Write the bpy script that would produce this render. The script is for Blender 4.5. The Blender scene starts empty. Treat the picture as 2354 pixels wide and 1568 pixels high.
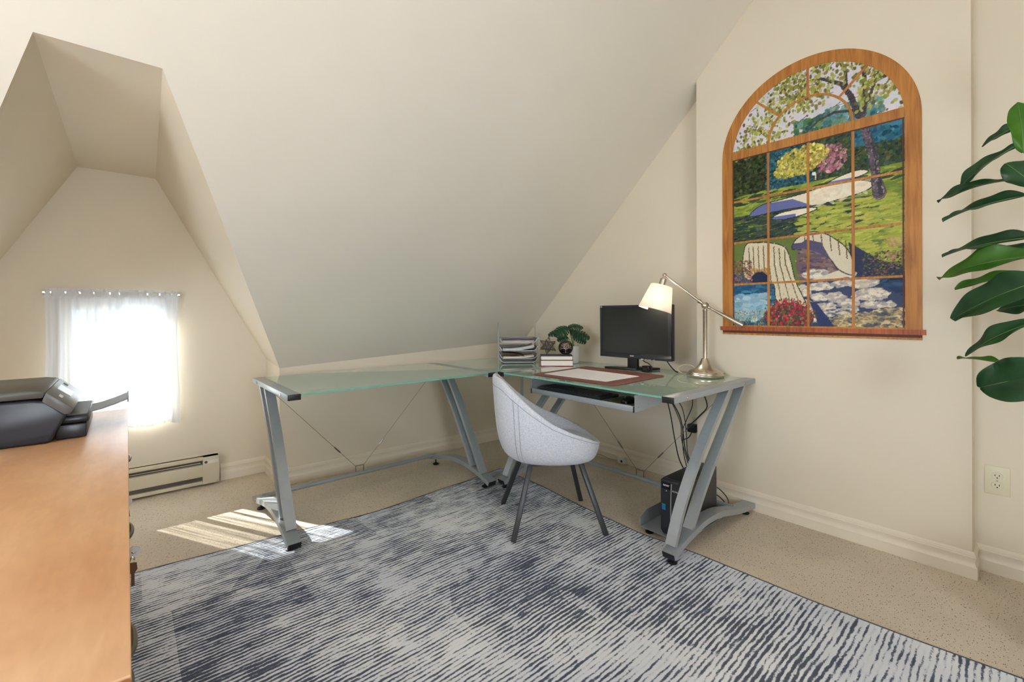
import bpy, bmesh, math, random
import numpy as np
from mathutils import Vector, Matrix
sc = bpy.context.scene
C = sc.collection
PI = math.pi
rnd = random.Random(7)

# ------------------------------------------------------------------ camera, world, sun, lights, exposure
W_, H_ = 2354, 1568
F_PX, YAW, ROLL, CY = 1025.96, 0.7124, -0.003, 722.6
CAMZ = 1.10
fwd = Vector((math.sin(YAW), math.cos(YAW), 0)); r0 = Vector((math.cos(YAW), -math.sin(YAW), 0)); u0 = Vector((0, 0, 1))
rt = r0*math.cos(ROLL) + u0*math.sin(ROLL); up = -r0*math.sin(ROLL) + u0*math.cos(ROLL)
cd = bpy.data.cameras.new('camera'); cam = bpy.data.objects.new('camera', cd); C.objects.link(cam)
cd.sensor_fit = 'HORIZONTAL'; cd.sensor_width = 36; cd.lens = F_PX/W_*36
cd.shift_y = (CY - H_/2)/W_
cd.clip_start = 0.02; cd.clip_end = 100
cam.matrix_world = Matrix(((rt.x, up.x, -fwd.x, 0), (rt.y, up.y, -fwd.y, 0), (rt.z, up.z, -fwd.z, CAMZ), (0, 0, 0, 1)))
sc.camera = cam

wd = bpy.data.worlds.new('sky'); sc.world = wd; wd.use_nodes = True
bgn = wd.node_tree.nodes['Background']; bgn.inputs[0].default_value = (0.62, 0.78, 1.0, 1); bgn.inputs[1].default_value = 7.5

def light(name, kind, loc, energy, col=(1, 1, 1), direction=None, **k):
    l = bpy.data.lights.new(name, kind); l.energy = energy; l.color = col
    for a, v in k.items(): setattr(l, a, v)
    o = bpy.data.objects.new(name, l); C.objects.link(o); o.location = loc
    if direction is not None: o.rotation_euler = Vector(direction).to_track_quat('-Z', 'Y').to_euler()
    return o
light('sun', 'SUN', (-1.5, 7, 4), 85.0, (1.0, 0.97, 0.92), (0.64, -1.21, -1.0), angle=0.009)
# area lamps at two unseen windows: left one assumed, front one added as fill
light('assumed_daylight_left', 'AREA', (-2.17, 0.40, 1.40), 25, (0.88, 0.94, 1.0), (1, 0.0, 0.0), shape='RECTANGLE', size=1.2, size_y=0.9)
light('fill_light_front', 'AREA', (-0.1, -1.77, 1.15), 17.5, (1.0, 0.98, 0.97), (0, 1, 0.0), shape='RECTANGLE', size=0.65, size_y=0.6)
sc.view_settings.view_transform = 'Standard'; sc.view_settings.look = 'None'
sc.view_settings.exposure = 0.34; sc.view_settings.gamma = 1.0
sc.view_settings.use_curve_mapping = False
sc.cycles.max_bounces = 7; sc.cycles.glossy_bounces = 3; sc.cycles.caustics_reflective = False; sc.cycles.caustics_refractive = False

# ------------------------------------------------------------------ materials
def lin(c):
    return tuple(((v/255)/12.92 if v/255 <= 0.04045 else ((v/255+0.055)/1.055)**2.4) for v in c)
def rgba(c): return (*lin(c), 1)
class NT:
    def __init__(s, name):
        s.m = bpy.data.materials.new(name); s.m.use_nodes = True; s.t = s.m.node_tree; s.t.nodes.clear()
        s.out = s.t.nodes.new('ShaderNodeOutputMaterial')
    def n(s, typ, ins=None, **k):
        nd = s.t.nodes.new('ShaderNode'+typ)
        for a, v in k.items(): setattr(nd, a, v)
        for a, v in (ins or {}).items():
            sock = nd.inputs[a]
            if hasattr(v, 'links') or isinstance(v, bpy.types.NodeSocket): s.t.links.new(v, sock)
            else: sock.default_value = v
        return nd
    def ramp(s, fac, stops, interp='LINEAR'):
        nd = s.t.nodes.new('ShaderNodeValToRGB'); s.t.links.new(fac, nd.inputs[0]); e = nd.color_ramp.elements
        nd.color_ramp.interpolation = interp
        while len(e) < len(stops): e.new(0.5)
        for q, (p, c) in zip(e, stops): q.position = p; q.color = c if len(c) == 4 else (*c, 1)
        return nd.outputs[0]
    def math(s, op, a, b=0.0, clamp=False):
        nd = s.t.nodes.new('ShaderNodeMath'); nd.operation = op; nd.use_clamp = clamp
        for i, v in enumerate((a, b)):
            if isinstance(v, bpy.types.NodeSocket): s.t.links.new(v, nd.inputs[i])
            else: nd.inputs[i].default_value = v
        return nd.outputs[0]
    def mix(s, f, a, b, blend='MIX'):
        nd = s.t.nodes.new('ShaderNodeMix'); nd.data_type = 'RGBA'; nd.blend_type = blend
        for i, v in ((0, f), (6, a), (7, b)):
            if isinstance(v, bpy.types.NodeSocket): s.t.links.new(v, nd.inputs[i])
            else: nd.inputs[i].default_value = v
        return nd.outputs[2]
    def coord(s, scale=(1, 1, 1), rot=(0, 0, 0), kind='Object'):
        tc = s.n('TexCoord'); mp = s.n('Mapping', {'Vector': tc.outputs[kind], 'Scale': scale, 'Rotation': rot}); return mp.outputs[0]
    def noise(s, vec, scale, detail=3, rough=0.5, dist=0.0):
        return s.n('TexNoise', {'Vector': vec, 'Scale': scale, 'Detail': detail, 'Roughness': rough, 'Distortion': dist}).outputs['Fac']
    def bsdf(s, **ins):
        p = s.n('BsdfPrincipled', {k.replace('_', ' '): v for k, v in ins.items()}); s.t.links.new(p.outputs[0], s.out.inputs[0]); return p
    def bump(s, h, strength=0.3, dist=0.002):
        return s.n('Bump', {'Height': h, 'Strength': strength, 'Distance': dist}).outputs[0]
MATS = {}
def mat(name, col, rough=0.5, metal=0.0, var=0.06, nscale=12.0, bump=0.0, bscale=300.0, stretch=(1, 1, 1), **ins):
    if name in MATS: return MATS[name]
    t = NT(name); v = t.coord(stretch)
    c = lin(col); f = t.noise(v, nscale, 4)
    cl = t.ramp(f, [(0.3, tuple(x*(1-var) for x in c)), (0.7, tuple(min(1, x*(1+var)) for x in c))])
    kw = dict(Base_Color=cl, Roughness=rough, Metallic=metal, **ins)
    if bump: kw['Normal'] = t.bump(t.noise(v, bscale, 2), bump, 0.001)
    t.bsdf(**kw); MATS[name] = t.m; return t.m

WALLC = (230, 218, 197)
def wall_mat(name, col):
    t = NT(name); v = t.coord()
    f = t.noise(v, 1.3, 3)
    c = lin(col)
    cl = t.ramp(f, [(0.3, tuple(x*0.97 for x in c)), (0.7, tuple(min(1, x*1.02) for x in c))])
    wx = t.noise(t.coord((60, 60, 900)), 1.0, 2); wy = t.noise(t.coord((900, 900, 60)), 1.0, 2)
    h = t.math('ADD', wx, wy)
    t.bsdf(Base_Color=cl, Roughness=0.55, Normal=t.bump(h, 0.12, 0.0008), Specular_IOR_Level=0.3); MATS[name] = t.m; return t.m
M_wall = wall_mat('cream_wall_paint', WALLC)
M_ceil = wall_mat('ceiling_paint', (236, 229, 216))
M_trim = mat('trim_paint', (236, 225, 206), 0.4, var=0.02)
M_alu = mat('silver_paint', (168, 175, 182), 0.36, 0.40, var=0.03, nscale=60, bump=0.08, bscale=900)
M_black = mat('black_plastic', (26, 28, 31), 0.42, var=0.1)
M_dark = mat('dark_plastic', (38, 42, 48), 0.35, var=0.08)
M_chrome = mat('bolt_steel', (190, 186, 178), 0.25, 1.0, var=0.03)
M_steelwire = mat('wire_steel', (140, 138, 132), 0.35, 0.9)
M_leg = mat('chair_leg_steel', (62, 64, 68), 0.4, 0.4)
M_white = mat('white_paper', (238, 236, 238), 0.7, var=0.02)
M_tan = mat('tan_paper', (224, 206, 168), 0.7, var=0.03)
M_brownfold = mat('brown_folder', (92, 72, 56), 0.6)
M_purple = mat('purple_folder', (96, 74, 120), 0.6)
M_brass = mat('brushed_nickel', (196, 186, 172), 0.27, 1.0, var=0.02, nscale=8, stretch=(1, 1, 30))
M_ivory = mat('ivory_plastic', (226, 218, 190), 0.35, var=0.02)
M_pad = mat('brown_leather', (118, 68, 60), 0.5, var=0.08, nscale=40, bump=0.25, bscale=500)
M_blue = mat('blue_sticker', (30, 130, 205), 0.4)
M_green = mat('green_sticker', (70, 190, 70), 0.4)
M_navy = mat('navy_cover', (38, 42, 66), 0.5)
M_red = mat('red_cover', (170, 40, 52), 0.5)
M_soil = mat('potting_soil', (52, 40, 30), 0.9, bump=0.6, bscale=120)
M_potw = mat('white_ceramic', (228, 226, 222), 0.35, var=0.03)
M_stem = mat('green_stem', (92, 130, 52), 0.5)
M_lcd = mat('lcd_off', (26, 28, 27), 0.30, var=0.15, nscale=5, Specular_IOR_Level=0.5)
M_gloss = mat('glossy_black', (18, 20, 24), 0.2, var=0.1)
M_key = mat('bronze_key', (92, 66, 46), 0.35, 0.7)

def carpet():
    t = NT('beige_berber_carpet'); v = t.coord()
    base = t.ramp(t.noise(v, 420, 3, 0.7), [(0.30, lin((204, 187, 165))), (0.5, lin((234, 220, 201))), (0.72, lin((248, 238, 223)))])
    big = t.ramp(t.noise(v, 2.2, 4), [(0.3, (0.86, 0.85, 0.83, 1)), (0.7, (1.04, 1.03, 1.02, 1))])
    c = t.mix(1.0, base, big, 'MULTIPLY')
    vs = t.coord((90, 160, 60))
    vo = t.n('TexVoronoi', {'Vector': vs, 'Scale': 1.0, 'Randomness': 1.0}); d = vo.outputs['Distance']
    rn = t.noise(t.coord((90, 160, 60)), 0.9, 1)
    sp = t.math('MULTIPLY', t.math('LESS_THAN', d, 0.26), t.math('GREATER_THAN', rn, 0.52))
    spc = t.ramp(vo.outputs['Color'], [(0.0, lin((70, 58, 46))), (0.8, lin((120, 98, 72))), (0.97, lin((150, 74, 48)))])
    c = t.mix(t.math('MULTIPLY', sp, 0.8), c, spc)
    t.bsdf(Base_Color=c, Roughness=0.95, Specular_IOR_Level=0.1, Normal=t.bump(t.noise(v, 350, 3, 0.7), 0.7, 0.004)); return t.m
M_carpet = carpet()

def rugmat():
    t = NT('distressed_striped_rug')
    v = t.coord()
    sep = t.n('SeparateXYZ', {'Vector': v})
    X, Y = sep.outputs[0], sep.outputs[1]
    warp = t.math('MULTIPLY', t.math('SUBTRACT', t.noise(t.coord((1.6, 1.0, 1)), 1.5, 2), 0.5), 0.032)
    warp2 = t.math('MULTIPLY', t.math('SUBTRACT', t.noise(t.coord((30, 40, 1)), 1.0, 2), 0.5), 0.010)
    y2 = t.math('ADD', t.math('ADD', Y, warp), warp2)
    st = t.math('SINE', t.math('MULTIPLY', y2, 2*PI/0.0165))            # -1..1
    # breaks along the stripes and worn patches with squarish ends
    seg = t.noise(t.coord((11, 58, 1)), 1.0, 3, 0.6)
    fine = t.noise(t.coord((120, 170, 1)), 1.0, 2, 0.6)
    patch = t.noise(t.coord((2.1, 1.7, 1)), 1.5, 4, 0.6, 0.4)
    blk = t.n('TexVoronoi', {'Vector': t.coord((2.1, 1.15, 1)), 'Scale': 1.5, 'Randomness': 0.9}, distance='CHEBYCHEV').outputs['Color']
    blv = t.math('SUBTRACT', t.n('SeparateColor', {'Color': blk}).outputs[0], 0.5)
    a = t.math('ADD', t.math('MULTIPLY', t.math('SUBTRACT', seg, 0.5), 6.5), t.math('MULTIPLY', t.math('SUBTRACT', t.noise(t.coord((3.2, 17, 1)), 1.0, 3, 0.6), 0.5), 4.5))
    b = t.math('MULTIPLY', t.math('SUBTRACT', patch, 0.53), 6.0)
    c = t.math('MULTIPLY', blv, 1.3)
    d = t.math('MULTIPLY', t.math('SUBTRACT', fine, 0.5), 3.0)
    s = t.math('ADD', t.math('ADD', t.math('MULTIPLY', st, 1.35), a), t.math('ADD', t.math('ADD', b, c), d))
    f = t.math('ADD', t.math('MULTIPLY', s, 0.36), 0.46, True)
    col = t.ramp(f, [(0.0, lin((238, 241, 247))), (0.40, lin((224, 229, 239))), (0.54, lin((164, 170, 184))), (0.70, lin((110, 117, 133))), (1.0, lin((92, 99, 116)))])
    tone = t.ramp(t.noise(t.coord((1, 1, 1)), 1.7, 2), [(0.34, (0.82, 0.84, 0.89, 1)), (0.62, (1.03, 1.02, 1.0, 1))])
    col = t.mix(1.0, col, tone, 'MULTIPLY')
    weave = t.noise(t.coord((330, 330, 1)), 1.0, 2, 0.6)
    speck = t.mix(0.30, col, t.ramp(weave, [(0.35, lin((96, 100, 112))), (0.65, lin((236, 236, 238)))]), 'SOFT_LIGHT')
    hgt = t.math('ADD', t.math('MULTIPLY', f, -0.6), t.math('MULTIPLY', weave, 0.6))
    t.bsdf(Base_Color=speck, Roughness=0.95, Specular_IOR_Level=0.1, Normal=t.bump(hgt, 0.5, 0.003)); return t.m
M_rug = rugmat()
M_rugedge = mat('rug_binding', (104, 108, 120), 0.95, var=0.25, nscale=220)

def woodmat(name, dark, light_, grain=(1.2, 14, 14), rough=0.3, coat=0.2):
    t = NT(name); v = t.coord(grain)
    n1 = t.noise(v, 1.0, 5, 0.55, 0.8); n2 = t.noise(t.coord((2.2, 2.2, 2.2)), 1.3, 3)
    f = t.math('ADD', t.math('MULTIPLY', n1, 0.7), t.math('MULTIPLY', n2, 0.4))
    c = t.ramp(f, [(0.36, lin(dark)), (0.66, lin(light_))])
    pores = t.noise(t.coord(tuple(g*14 for g in grain)), 1.0, 2)
    c = t.mix(0.2, c, t.ramp(pores, [(0.4, lin(dark)), (0.6, lin(light_))]), 'MULTIPLY')
    t.bsdf(Base_Color=c, Roughness=rough, Coat_Weight=coat, Coat_Roughness=0.2, Normal=t.bump(pores, 0.06, 0.001)); return t.m
M_wood = woodmat('honey_maple_veneer', (210, 156, 108), (240, 198, 154), (6, 1.6, 6), 0.4, 0.08)
M_woodedge = woodmat('honey_maple_edge', (196, 118, 50), (228, 156, 84), (8, 1.6, 8), 0.35)
M_oak_v = woodmat('printed_oak_upright', (148, 88, 28), (206, 142, 62), (60, 60, 4), 0.5, 0.0)
M_oak_h = woodmat('printed_oak_rail', (150, 90, 32), (212, 150, 68), (60, 60, 5), 0.5, 0.0)
M_sill = woodmat('printed_red_oak_sill', (138, 62, 28), (196, 108, 58), (60, 90, 5), 0.5, 0.0)
M_silld = mat('printed_dark_band', (92, 46, 30), 0.6)

def schlick(t, f0=0.045):
    fc = t.n('LayerWeight', {'Blend': 0.5}).outputs['Facing']
    return t.math('ADD', f0, t.math('MULTIPLY', t.math('POWER', fc, 5.0), 1-f0), True)
def glassmat():
    t = NT('frosted_green_glass')
    tr = t.n('BsdfTransparent', {'Color': (0.70, 0.86, 0.77, 1)})
    df = t.n('BsdfDiffuse', {'Color': rgba((208, 228, 212))})
    m1 = t.n('MixShader', {0: 0.58, 1: tr.outputs[0], 2: df.outputs[0]})
    gl = t.n('BsdfGlossy', {'Color': (1, 1, 1, 1), 'Roughness': 0.035})
    fr = schlick(t)
    fac = t.math('MULTIPLY', fr, t.math('ADD', 0.9, t.math('MULTIPLY', t.noise(t.coord(), 3.0), 0.2)), True)
    m2 = t.n('MixShader', {0: fac, 1: m1.outputs[0], 2: gl.outputs[0]})
    t.t.links.new(m2.outputs[0], t.out.inputs[0]); return t.m
M_glass = glassmat()
M_glassedge = mat('green_glass_edge', (120, 178, 160), 0.15, var=0.05)

def panemat():
    t = NT('window_glass')
    tr = t.n('BsdfTransparent', {'Color': (0.96, 0.98, 0.97, 1)}); gl = t.n('BsdfGlossy', {'Roughness': 0.02})
    fac = t.math('MULTIPLY', schlick(t), t.math('ADD', 0.8, t.math('MULTIPLY', t.noise(t.coord(), 2.0), 0.3)))
    m = t.n('MixShader', {0: fac, 1: tr.outputs[0], 2: gl.outputs[0]}); t.t.links.new(m.outputs[0], t.out.inputs[0]); return t.m
M_pane = panemat()
def dimmermat():
    t = NT('sun_dimmer_sheet')  # half-transparent grey for the added sun-dimming sheet
    tr = t.n('BsdfTransparent', {'Color': (1, 1, 1, 1)}); df = t.n('BsdfDiffuse', {'Color': (0.25, 0.25, 0.25, 1)})
    f = t.math('ADD', 0.5, t.math('MULTIPLY', t.noise(t.coord(), 400), 0.2))
    m = t.n('MixShader', {0: f, 1: tr.outputs[0], 2: df.outputs[0]}); t.t.links.new(m.outputs[0], t.out.inputs[0]); return t.m
M_dimmer = dimmermat()
def curtainmat(name, holes):
    t = NT(name)
    w = t.noise(t.coord((55, 1, 1.2)), 1.0, 3, 0.6)
    tr = t.n('BsdfTransparent', {'Color': (1, 1, 1, 1)})
    tl = t.n('BsdfTranslucent', {'Color': rgba((240, 243, 248))}); df = t.n('BsdfDiffuse', {'Color': rgba((240, 242, 246))})
    m1 = t.n('MixShader', {0: 0.76, 1: tl.outputs[0], 2: df.outputs[0]})
    fac = t.ramp(w, [(0.35, (holes[0],)*3), (0.65, (holes[1],)*3)])
    m2 = t.n('MixShader', {0: fac, 1: m1.outputs[0], 2: tr.outputs[0]})
    t.t.links.new(m2.outputs[0], t.out.inputs[0]); return t.m
M_curtain = curtainmat('sheer_white_voile', (0.0, 0.17))
M_ruffle = curtainmat('gathered_voile', (0.0, 0.06))

def fabric():
    t = NT('light_grey_woven_fabric')
    a = t.noise(t.coord((620, 620, 90)), 1.0, 2, 0.6); b = t.noise(t.coord((110, 110, 700)), 1.0, 2, 0.6)
    f = t.math('MULTIPLY', t.math('ADD', a, b), 0.5)
    c = t.ramp(f, [(0.34, lin((172, 177, 188))), (0.5, lin((207, 210, 218))), (0.66, lin((230, 231, 236)))])
    t.bsdf(Base_Color=c, Roughness=0.9, Specular_IOR_Level=0.15, Sheen_Weight=0.25, Normal=t.bump(f, 0.35, 0.0015)); return t.m
M_fabric = fabric()
def meshmetal():
    t = NT('silver_wire_mesh')
    v = t.coord((230, 230, 230))
    ck = t.n('TexVoronoi', {'Vector': v, 'Scale': 1.0, 'Randomness': 0.0}).outputs['Distance']
    hole = t.math('LESS_THAN', ck, 0.40)
    p = t.n('BsdfPrincipled', {'Base Color': rgba((120, 122, 124)), 'Metallic': 0.8, 'Roughness': 0.4})
    tr = t.n('BsdfTransparent'); m = t.n('MixShader', {0: t.math('MULTIPLY', hole, 0.85), 1: p.outputs[0], 2: tr.outputs[0]})
    t.t.links.new(m.outputs[0], t.out.inputs[0]); return t.m
M_mesh = meshmetal()
def ventmat():
    t = NT('perforated_black_steel')
    v = t.coord((260, 260, 260))
    ck = t.n('TexVoronoi', {'Vector': v, 'Scale': 1.0, 'Randomness': 0.0}).outputs['Distance']
    c = t.ramp(ck, [(0.3, (0.003, 0.003, 0.003, 1)), (0.42, lin((52, 54, 54)))])
    t.bsdf(Base_Color=c, Roughness=0.45, Normal=t.bump(ck, 0.5, 0.002)); return t.m
M_vent = ventmat()
def leafmat(name, a, b):
    t = NT(name)
    c = t.ramp(t.noise(t.coord((9, 9, 9)), 1.0, 4), [(0.3, lin(a)), (0.7, lin(b))])
    p = t.n('BsdfPrincipled', {'Base Color': c, 'Roughness': 0.38, 'Specular IOR Level': 0.45})
    tl = t.n('BsdfTranslucent', {'Color': c})
    m = t.n('MixShader', {0: 0.18, 1: p.outputs[0], 2: tl.outputs[0]}); t.t.links.new(m.outputs[0], t.out.inputs[0]); return t.m
M_leaf = leafmat('glossy_dark_leaf', (24, 58, 30), (50, 94, 52))
M_leaf2 = leafmat('bright_leaf', (44, 96, 24), (88, 140, 44))
M_monst = leafmat('small_monstera_leaf', (18, 58, 36), (30, 82, 48))
M_vein = mat('leaf_vein', (96, 132, 70), 0.5)
def shademat():
    t = NT('lit_linen_shade')
    w = t.noise(t.coord((300, 300, 300)), 1.0, 2)
    c = t.ramp(w, [(0.3, lin((244, 236, 226))), (0.7, lin((252, 247, 240)))])
    df = t.n('BsdfDiffuse', {'Color': c}); tl = t.n('BsdfTranslucent', {'Color': c})
    m = t.n('MixShader', {0: 0.45, 1: df.outputs[0], 2: tl.outputs[0]}); t.t.links.new(m.outputs[0], t.out.inputs[0]); return t.m
M_shade = shademat()
def emis(name, col, s):
    t = NT(name); e = t.n('Emission', {'Color': t.ramp(t.noise(t.coord(), 3.0), [(0, (*col, 1)), (1, (*col, 1))]), 'Strength': s})
    t.t.links.new(e.outputs[0], t.out.inputs[0]); return t.m
M_bulb = emis('warm_bulb', (1.0, 0.84, 0.64), 14)

# ------------------------------------------------------------------ mesh builder
ORG = {}
def link(o): C.objects.link(o); return o
class MB:
    def __init__(s): s.v = []; s.f = []
    def add(s, vs, fs):
        o = len(s.v); s.v += [Vector(p) for p in vs]; s.f += [tuple(i+o for i in f) for f in fs]; return s
    def box(s, a, b):
        x0, y0, z0 = a; x1, y1, z1 = b
        return s.add([(x0, y0, z0), (x1, y0, z0), (x1, y1, z0), (x0, y1, z0), (x0, y0, z1), (x1, y0, z1), (x1, y1, z1), (x0, y1, z1)],
                     [(0, 3, 2, 1), (4, 5, 6, 7), (0, 1, 5, 4), (1, 2, 6, 5), (2, 3, 7, 6), (3, 0, 4, 7)])
    def obox(s, c, size, ex, ey=None):
        ex = Vector(ex).normalized(); ez = Vector((0, 0, 1))
        ey = ez.cross(ex) if ey is None else Vector(ey).normalized()
        ez = ex.cross(ey); c = Vector(c); hx, hy, hz = (q/2 for q in size)
        P = [c+ex*i*hx+ey*j*hy+ez*k*hz for k in (-1, 1) for (i, j) in ((-1, -1), (1, -1), (1, 1), (-1, 1))]
        return s.add(P, [(0, 3, 2, 1), (4, 5, 6, 7), (0, 1, 5, 4), (1, 2, 6, 5), (2, 3, 7, 6), (3, 0, 4, 7)])
    def poly(s, pts): return s.add(pts, [tuple(range(len(pts)))])
    def prism(s, pts, off):
        n = len(pts); off = Vector(off); P = [Vector(p) for p in pts]; Q = [p+off for p in P]
        return s.add(P+Q, [tuple(reversed(range(n))), tuple(range(n, 2*n))]+[(i, (i+1) % n, n+(i+1) % n, n+i) for i in range(n)])
    def tube(s, path, r, n=8, cap=True):
        P = [Vector(p) for p in path]; R = r if isinstance(r, (list, tuple)) else [r]*len(P)
        vs = []; prev = None
        for i, p in enumerate(P):
            d = (P[min(i+1, len(P)-1)]-P[max(i-1, 0)]).normalized()
            if prev is None:
                a = Vector((0, 0, 1)) if abs(d.z) < 0.9 else Vector((1, 0, 0)); x = d.cross(a).normalized()
            else: x = (prev-d*prev.dot(d)).normalized()
            y = d.cross(x); prev = x
            vs += [p+(x*math.cos(2*PI*k/n)+y*math.sin(2*PI*k/n))*R[i] for k in range(n)]
        fs = [(i*n+k, i*n+(k+1) % n, (i+1)*n+(k+1) % n, (i+1)*n+k) for i in range(len(P)-1) for k in range(n)]
        if cap: fs += [tuple(reversed(range(n))), tuple(range((len(P)-1)*n, len(P)*n))]
        return s.add(vs, fs)
    def bar(s, path, side, w, t):
        """rectangular bar swept along path: width w along fixed side vector, thickness t across"""
        P = [Vector(p) for p in path]; side = Vector(side).normalized(); vs = []
        for i, p in enumerate(P):
            d = (P[min(i+1, len(P)-1)]-P[max(i-1, 0)]).normalized(); nrm = d.cross(side).normalized()
            vs += [p+side*a*w/2+nrm*b*t/2 for a, b in ((-1, -1), (1, -1), (1, 1), (-1, 1))]
        n = 4; fs = [(i*n+k, i*n+(k+1) % n, (i+1)*n+(k+1) % n, (i+1)*n+k) for i in range(len(P)-1) for k in range(n)]
        fs += [(3, 2, 1, 0), tuple(range((len(P)-1)*n, len(P)*n))]
        return s.add(vs, fs)
    def lathe(s, prof, c=(0, 0, 0), axis=(0, 0, 1), n=24):
        ax = Vector(axis).normalized(); a = Vector((1, 0, 0)) if abs(ax.x) < 0.9 else Vector((0, 1, 0))
        x = (a-ax*a.dot(ax)).normalized(); y = ax.cross(x); c = Vector(c); vs = []; fs = []
        for r, z in prof: vs += [c+ax*z+(x*math.cos(2*PI*k/n)+y*math.sin(2*PI*k/n))*max(r, 1e-5) for k in range(n)]
        for i in range(len(prof)-1):
            for k in range(n): fs.append((i*n+k, i*n+(k+1) % n, (i+1)*n+(k+1) % n, (i+1)*n+k))
        return s.add(vs, fs)
    def grid(s, pts, closed=False):
        nr, nc = len(pts), len(pts[0]); vs = [p for row in pts for p in row]
        return s.add(vs, [(i*nc+j, i*nc+(j+1) % nc, (i+1)*nc+(j+1) % nc, (i+1)*nc+j) for i in range(nr-1) for j in range(nc if closed else nc-1)])
    def build(s, name, m, parent=None, smooth=False, bevel=0.0, seg=2, kind=None, solid=0.0, sub=0, label=None, recalc=True):
        if parent is None or parent not in ORG:
            lo = [min(p[i] for p in s.v) for i in range(3)]; hi = [max(p[i] for p in s.v) for i in range(3)]
            org = Vector(((lo[0]+hi[0])/2, (lo[1]+hi[1])/2, lo[2]))
        else: org = ORG[parent]
        me = bpy.data.meshes.new(name); me.from_pydata([p-org for p in s.v], [], s.f)
        bm = bmesh.new(); bm.from_mesh(me)
        bmesh.ops.remove_doubles(bm, verts=bm.verts, dist=1e-6)
        if recalc: bmesh.ops.recalc_face_normals(bm, faces=bm.faces)
        if bevel:
            es = [e for e in bm.edges if len(e.link_faces) == 2 and e.calc_face_angle(0) > 0.5]
            bmesh.ops.bevel(bm, geom=es, offset=bevel, segments=seg, affect='EDGES', profile=0.5, clamp_overlap=True)
        bm.to_mesh(me); bm.free()
        if smooth or bevel:
            me.shade_smooth()
            me.set_sharp_from_angle(angle=math.radians(38))
        o = bpy.data.objects.new(name, me); link(o); me.materials.append(m)
        if parent is not None:
            o.parent = parent; ORG[o] = ORG.get(parent, Vector((0, 0, 0)))
            if parent not in ORG: o.location = org; ORG[o] = org
        else: o.location = org; ORG[o] = org
        if solid:
            md = o.modifiers.new('thickness', 'SOLIDIFY'); md.thickness = solid; md.offset = 0
        if sub:
            md = o.modifiers.new('smoothing', 'SUBSURF'); md.levels = sub; md.render_levels = sub
        if kind: o['kind'] = kind
        if label: o['label'] = label
        return o
def tag(o, label, cat, group=None):
    o['label'] = label; o['category'] = cat
    if group: o['group'] = group
    return o
def thing(name, loc, label, cat, group=None):
    o = bpy.data.objects.new(name, None); link(o); o.location = loc; o.empty_display_size = 0.05
    ORG[o] = Vector(loc); return tag(o, label, cat, group)
def struct(name, mb, m, **k): return mb.build(name, m, kind='structure', **k)
def spline(pts, n=8):
    P = [Vector(p) for p in pts]; out = []
    for i in range(len(P)-1):
        a = P[max(i-1, 0)]; b = P[i]; c = P[i+1]; d = P[min(i+2, len(P)-1)]
        for k in range(n):
            t = k/n; out.append(0.5*((2*b)+(c-a)*t+(2*a-5*b+4*c-d)*t*t+(3*b-a-3*c+d)*t**3))
    out.append(P[-1]); return out
def text_part(txt, parent, size, origin, ex, ey, m, name='lettering', depth=0.0004, width=None):
    cu = bpy.data.curves.new('t', 'FONT'); cu.body = txt; cu.size = size; cu.extrude = depth; cu.align_x = 'CENTER'; cu.resolution_u = 3
    ob = bpy.data.objects.new('t', cu); link(ob)
    dg = bpy.context.evaluated_depsgraph_get(); me0 = bpy.data.meshes.new_from_object(ob.evaluated_get(dg))
    ex = Vector(ex).normalized(); ey = Vector(ey).normalized(); ez = ex.cross(ey); o = Vector(origin)
    w = max((v.co.x for v in me0.vertices), default=1)-min((v.co.x for v in me0.vertices), default=0)
    kx = (width/w) if width else 1
    mb = MB(); mb.add([o+ex*v.co.x*kx+ey*v.co.y+ez*v.co.z for v in me0.vertices], [tuple(p.vertices) for p in me0.polygons])
    bpy.data.objects.remove(ob); bpy.data.curves.remove(cu); bpy.data.meshes.remove(me0)
    return mb.build(name, m, parent)

# ------------------------------------------------------------------ the room
XL, XR, XB = -2.2, 2.78, 2.657          # left wall, gable wall, chimney breast face
YF = -1.8                                # wall behind the photographer
YD = 3.525                               # dormer end wall
ZC = 2.9
def zs(v): return 3.83-0.974*v           # sloped ceiling
def vs_(z): return (3.83-z)/0.974
def vk(u): return 3.155+(u-0.745)*(3.045-3.155)/(2.78-0.745)   # knee wall line
RUGZ = 0.008
DL, DR, DZ, DT = -0.82, 0.745, 0.79, 1.945   # dormer width, eave, top
TL, TRb, TRf = -0.209, 0.137, 0.095
struct('floor', MB().box((XL-.1, YF-.1, -0.06), (XR+.1, YD+.1, 0)), M_carpet)
struct('ceiling', MB().box((XL, YF, ZC), (XR, vs_(ZC), ZC+.06)), M_ceil)
# sloped ceiling with the dormer cut out
m = MB(); vt = vs_(ZC); vd = vs_(DT); kl = (XL, 3.2, zs(3.2)); kr = (XR, vk(XR), zs(vk(XR))); kd = (DR, vk(DR), zs(vk(DR))); kdl = (DL, 3.2, zs(3.2))
m.poly([(XL, vt, ZC), (TL, vt, ZC), (TL, vd, DT), kdl, kl])
m.poly([(TL, vt, ZC), (TRf, vt, ZC), (TRf, vd, DT), (TL, vd, DT)])
m.poly([(TRf, vt, ZC), (XR, vt, ZC), kr, kd, (TRf, vd, DT)])
struct('ceiling_slope', m, M_ceil)
m = MB(); m.poly([(TL, vd, DT), (TRf, vd, DT), (TRb, YD, DT), (TL, YD, DT)]); struct('ceiling_dormer', m, M_wall)
m = MB(); m.poly([(TRf, vd, DT), kd, (DR, YD, DZ)]); m.poly([(TRf, vd, DT), (DR, YD, DZ), (TRb, YD, DT)])
m.poly([kd, (DR, vk(DR), 0), (DR, YD, 0), (DR, YD, DZ)]); struct('wall_dormer_right', m, M_wall)
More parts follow.
